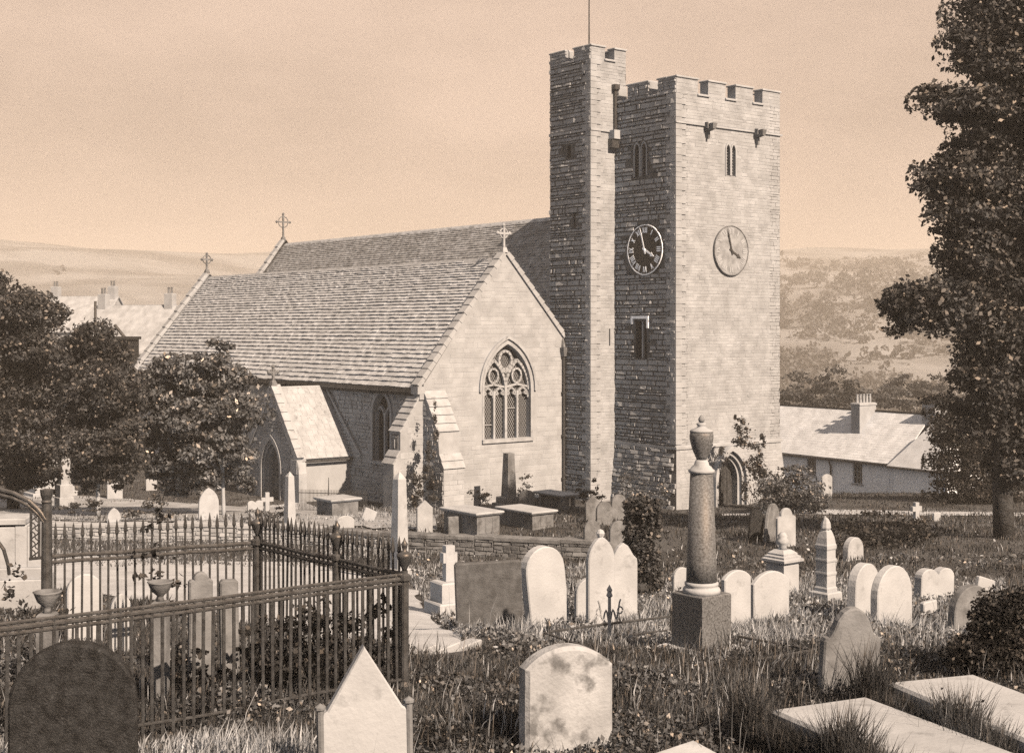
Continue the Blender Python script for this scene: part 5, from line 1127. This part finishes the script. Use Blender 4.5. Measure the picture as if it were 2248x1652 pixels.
shrub('low hedge plants on the terrace edge below the trees', 220, 1146, [(160, 1112, 34, 14), (200, 1110, 30, 16), (300, 1126, 34, 14), (350, 1112, 30, 24), (380, 1130, 24, 12)], 'leaf', 1300, .12)
shrub('rose bush twining through the railings above the stone urn', 345, 1330, [(335, 1262, 44, 24), (385, 1270, 30, 26), (350, 1222, 34, 12), (355, 1200, 20, 14), (395, 1320, 18, 34), (330, 1160, 20, 14), (360, 1130, 26, 20)], 'leaf', 700, .085, Y=15.4, sub=30)
shrub('weedy plants filling the shaded grave inside the railings', 420, 1480, [(390, 1470, 50, 40), (480, 1480, 50, 44), (570, 1470, 60, 50), (440, 1420, 20, 30), (650, 1440, 70, 70), (760, 1430, 60, 70), (560, 1400, 40, 30), (640, 1380, 60, 60, .6), (720, 1370, 60, 70, .3), (820, 1400, 40, 80, .2), (800, 1480, 50, 50), (600, 1460, 60, 50)], 'yew', 3800, .075, Y=14.6, sub=30, name='weeds', cat='plants')
shrub('leafy plants round the tub urn by the gateway', 80, 1400, [(60, 1350, 40, 24), (120, 1360, 40, 16), (30, 1290, 26, 50), (150, 1350, 30, 14)], 'leaf', 1400, .08, Y=14.8, sub=30, name='weeds', cat='plants')
shrub('brambles and pale weeds beside the gravel path', 945, 1300, [(930, 1240, 26, 30), (950, 1260, 20, 16), (975, 1320, 24, 14), (1005, 1370, 18, 34)], 'leaf2', 900, .085, sub=30, name='weeds', cat='plants')
shrub('weeds with seed heads along the edge of the clean ledger', 2130, 1560, [(2080, 1555, 26, 16), (2120, 1585, 40, 14), (2170, 1600, 34, 12), (2070, 1525, 6, 18), (2155, 1550, 5, 20), (2225, 1570, 5, 22)], 'yew', 2600, .042, Y=12.7, sub=40, name='weeds', cat='plants')
# ivy-clad stump
x, y, z = on(1410, 1312); h_ = CZ-(1094-720)/F*y-z
t = tree('ivied_stump', 'tall tree stump wrapped in ivy between the white stones and the granite column', (x, y, z), [(1405, 1110, 30, 22), (1410, 1160, 34, 40), (1400, 1215, 30, 40), (1420, 1265, 30, 40), (1405, 1300, 36, 20), (1435, 1130, 14, 36), (1408, 1190, 32, 100), (1412, 1270, 34, 40)], .36, 'leaf', 11000, .12, sub=60, depth=.4, trunk_top=h_*.9, limbs=False, cat='stump', crown='ivy')
# trees in the valley behind the house
vt = [(1770, 850, 62, 40, 190), (1835, 845, 50, 46, 180), (1740, 865, 40, 30, 170), (1880, 860, 44, 30, 200), (1930, 855, 44, 30, 210), (1985, 845, 50, 32, 215), (2040, 850, 44, 36, 205), (1800, 870, 40, 26, 165), (1960, 872, 44, 22, 180), (2080, 870, 40, 30, 190)]
kinds = ['rounded pale valley tree right behind the low house, nearest the tower', 'taller valley tree second from the tower, beyond the house', 'small low valley tree touching the tower edge', 'valley tree beyond the house chimney pots', 'rounded valley tree just past the chimney pots', 'spreading valley tree above the house ridge', 'valley tree partly behind the dark evergreen', 'small dark valley tree below the tall one', 'low bushy valley tree on the ridge line of the house', 'valley tree behind the bough of the huge tree']
for (u, v, ru, rv, Yv), lb in zip(vt, kinds):
    p = P(u, v, Yv); g0 = gz(p.x, Yv); tree('valley_tree', lb, (p.x, Yv, g0), [(u, v, ru*.8, rv*.8), (u-ru*.5, v+rv*.4, ru*.6, rv*.6), (u+ru*.5, v+rv*.4, ru*.6, rv*.6), (u, v+rv*1.1, ru*.7, rv*.6)], .3, 'far', 95, .55, sub=3, group='trees in the valley', limbs=False)
# woods on the far hillside: one mass nobody could count
cl = []
rw = random.Random(4)
for k in range(4200):
    yv = 380+900*rw.random()**1.3; xv = rw.uniform(-.42, .42)*yv
    n = math.sin(xv*.011+1.3)*math.sin(yv*.013)+.6*math.sin(xv*.03+yv*.02)
    if n < -.05 and rw.random() < .85: continue
    if xv < 0 and rw.random() < .995: continue
    s = rw.uniform(4, 8); cl.append((xv, yv, gz(xv, yv)+s*.6, s, s, s*.9))
for yv, x0, x1 in ((330, 60, 125), (410, 80, 150), (500, 90, 190), (560, 110, 210), (640, 120, 260)):
    for k in range(26):
        xv = x0+(x1-x0)*k/26+rw.uniform(-2, 2); s = rw.uniform(3, 5.5); cl.append((xv, yv+.1*(xv-x0)+rw.uniform(-4, 4), gz(xv, yv)+s*.6, s, s, s*.85))
B_, M_, T_, H_ = leaf_cloud(cl, 1.6, 2.4, rs, 1, .4)
kites('hillside_woods', B_, M_, T_, H_, M['far'], None, 'stuff')

# ------------------------------------------------------------------ grass
def blades(name, n, y0, y1, xf, h, wd, m, rs, mask=None, lean=.5, pw_=1.0, patch=0.):
    y = y0*(y1/y0)**(rs.random(n)**pw_); x = rs.uniform(xf[0], xf[1], n)*y
    if patch:
        k = np.sin(x*1.3+2*np.sin(y*.6))*np.sin(y*1.1+1.5*np.sin(x*.8)); keep = k > patch-rs.random(n)*.8; x, y = x[keep], y[keep]
    if mask is not None: keep = mask(x, y); x, y = x[keep], y[keep]
    n = len(x); z = ground(x, y); cl = .75+.5*np.sin(x*2.1+1.7*np.sin(y*1.3))*np.sin(y*1.9+x)
    hh = h*rs.uniform(.35, 1.25, n)*np.clip(cl, .4, 1.4); a = rs.uniform(0, 6.283, n); l = rs.uniform(.1, 1, n)*lean*hh
    base = np.stack([x, y, z-.02], -1); d = np.stack([np.cos(a), np.sin(a), np.zeros(n)], -1)
    tip = base+d*l[:, None]+np.stack([0*x, 0*x, hh], -1); mid = base+d*(l*.30)[:, None]+np.stack([0*x, 0*x, hh*.55], -1)
    sv = np.stack([-np.sin(a+.5), np.cos(a+.5), np.zeros(n)], -1)*(wd*rs.uniform(.6, 1.3, n)*(y/14)**.45)[:, None]
    return kites(name, base, mid, tip, sv, m, None, 'stuff')
from_path = lambda x, y, k: (x < np.interp(y, [p[1] for p in PATH_R], [p[0] for p in PATH_R])+k) & (x > np.interp(y, [p[1] for p in PATH_L], [p[0] for p in PATH_L])-k) & (y > 17) & (y < 42)
cc, ss = math.cos(CH_ROT), math.sin(CH_ROT)
def free(x, y):
    lx = (x-2.72)*cc+(y-70.66)*ss; ly = -(x-2.72)*ss+(y-70.66)*cc
    ch_ = (lx > -9.6) & (lx < 10) & (ly > -7) | (lx > -13) & (lx < -8) & (ly > 5.5) & (ly < 12)
    hx = (x-28.3)*cc+(y-100)*ss
    up = (x > np.interp(y, [54, 60, 68], [-26, -26, -26])) & (x < np.interp(y, [53, 56, 60, 64, 69], [-14, -8.6, -7.4, -8.6, -10])) & (y > np.interp(x, [-26, -14, -8], [54, 54.5, 56])) & (y < np.interp(x, [-26, -19, -14, -9], [66, 68, 66, 64]))
    return ~(from_path(x, y, .0) | ch_ | up | (hx > -.6) & (y > 85))
rg2 = np.random.default_rng(9)
def dry_sunlit_zone(x, y):
    z1 = (y > 18.5) & (y < 36) & (x > 1.2+.0*y) & (x < .36*y)
    z2 = (y < 16) & (x < -1.6) & (x > -4.6) & (y > 10.4)
    z3 = (y > 19) & (y < 42) & (x > -3) & (x < 3)
    z4 = (y > 44) & (y < 67) & (x < -3)  # pale blades here stand in for sunlight on the turf
    return free(x, y) & ((z1 | z3 | z4) | z2 & (y < 12.6) | (rg2.random(len(x)) < .06))
wild = lambda x, y: free(x, y) & ~((dry_sunlit_zone(x, y)) & (rg2.random(len(x)) < .6))
blades('grass', 230000, 9.5, 26, (-.42, .42), .14, .0050, M['grass'], rg2, wild, .8)
blades('grass', 9000, 9.5, 20, (-.1, .42), .36, .005, M['grass'], rg2, free, .9, patch=.3)
blades('grass', 130000, 24, 95, (-.42, .44), .20, .010, M['grass'], rg2, wild, .5)
blades('dry_grass', 190000, 9.5, 66, (-.42, .42), .26, .0062, M['dry'], rg2, dry_sunlit_zone, .8, patch=.1)
blades('dry_stalks', 900, 10, 30, (-.2, .42), .62, .0030, M['dry'], rg2, free, .7)

def cover(name, n, y0, y1, xf, h, size, m, mask, patch):
    y = y0*(y1/y0)**rg2.random(n); x = rg2.uniform(xf[0], xf[1], n)*y
    kk = np.sin(x*1.9+2*np.sin(y*.9)+1)*np.sin(y*1.5+1.5*np.sin(x*1.1)); keep = (kk > patch-rg2.random(n)*.5) & mask(x, y); x, y, kk = x[keep], y[keep], kk[keep]
    n = len(x); z = ground(x, y)+h*rg2.random(n)*np.clip(.3+kk, .15, 1); c = np.stack([x, y, z], -1)
    nr_ = unit(rg2.normal(size=(n, 3))+np.array([0, 0, 1.0])); t_ = unit(np.cross(nr_, rg2.normal(size=(n, 3)))); b_ = np.cross(nr_, t_)
    s = size*rg2.uniform(.5, 1.5, (n, 1))*((y/14)**.5)[:, None]
    return kites(name, c-t_*s*.5, c-nr_*s*.1, c+t_*s*.5, b_*s*.3, m, None, 'stuff')
cover('weed_cover', 120000, 9.5, 40, (-.42, .42), .20, .055, M['leaf2'], free, .25)
cover('weed_cover', 170000, 9.5, 30, (-.42, .42), .15, .040, M['leaf'], free, -.2)
cover('weed_cover', 60000, 17, 60, (-.42, .42), .22, .05, M['dry'], dry_sunlit_zone, .0)
# rank grass grown up along the near sides of the ledgers
for lo in [o for o in SC.objects if o.name.startswith('ledger_tomb')]:
    n = 5200; Lx = -.02-.34*rg2.random(n)**1.3; Ly = rg2.uniform(-2.1, .15, n); a_ = lo.rotation_euler.z
    x = lo.location.x+Lx*math.cos(a_)-Ly*math.sin(a_); y = lo.location.y+Lx*math.sin(a_)+Ly*math.cos(a_); z = ground(x, y)
    hh = (.30+.20*np.sin(Ly*4+1)+.1*np.sin(Ly*9))*rg2.uniform(.4, 1.3, n)+.05; an = rg2.uniform(0, 6.283, n); l = hh*rg2.uniform(.1, .6, n)
    dd_ = np.stack([np.cos(an), np.sin(an), 0*an], -1); b0 = np.stack([x, y, z-.02], -1); tip = b0+dd_*l[:, None]+np.stack([0*x, 0*x, hh], -1); mid = b0+dd_*(l*.3)[:, None]+np.stack([0*x, 0*x, hh*.55], -1)
    kites('rank_grass', b0, mid, tip, np.stack([-np.sin(an+.5), np.cos(an+.5), 0*an], -1)*.005, M['grass'], None, 'stuff')

# ------------------------------------------------------------------ air of the valley
hz = MB().box(-2200, 2200, -40, 2640, -48, 135).build('haze', M['render']); hz['kind'] = 'stuff'
hm = bpy.data.materials.new('haze'); hm.use_nodes = True; t = hm.node_tree
for n_ in list(t.nodes): t.nodes.remove(n_)
o_ = N(t, 'ShaderNodeOutputMaterial'); pv = N(t, 'ShaderNodeVolumePrincipled'); pv.inputs['Color'].default_value = (.74, .80, .85, 1); pv.inputs['Density'].default_value = .0006
t.links.new(pv.outputs[0], o_.inputs['Volume']); hz.data.materials.clear(); hz.data.materials.append(hm)
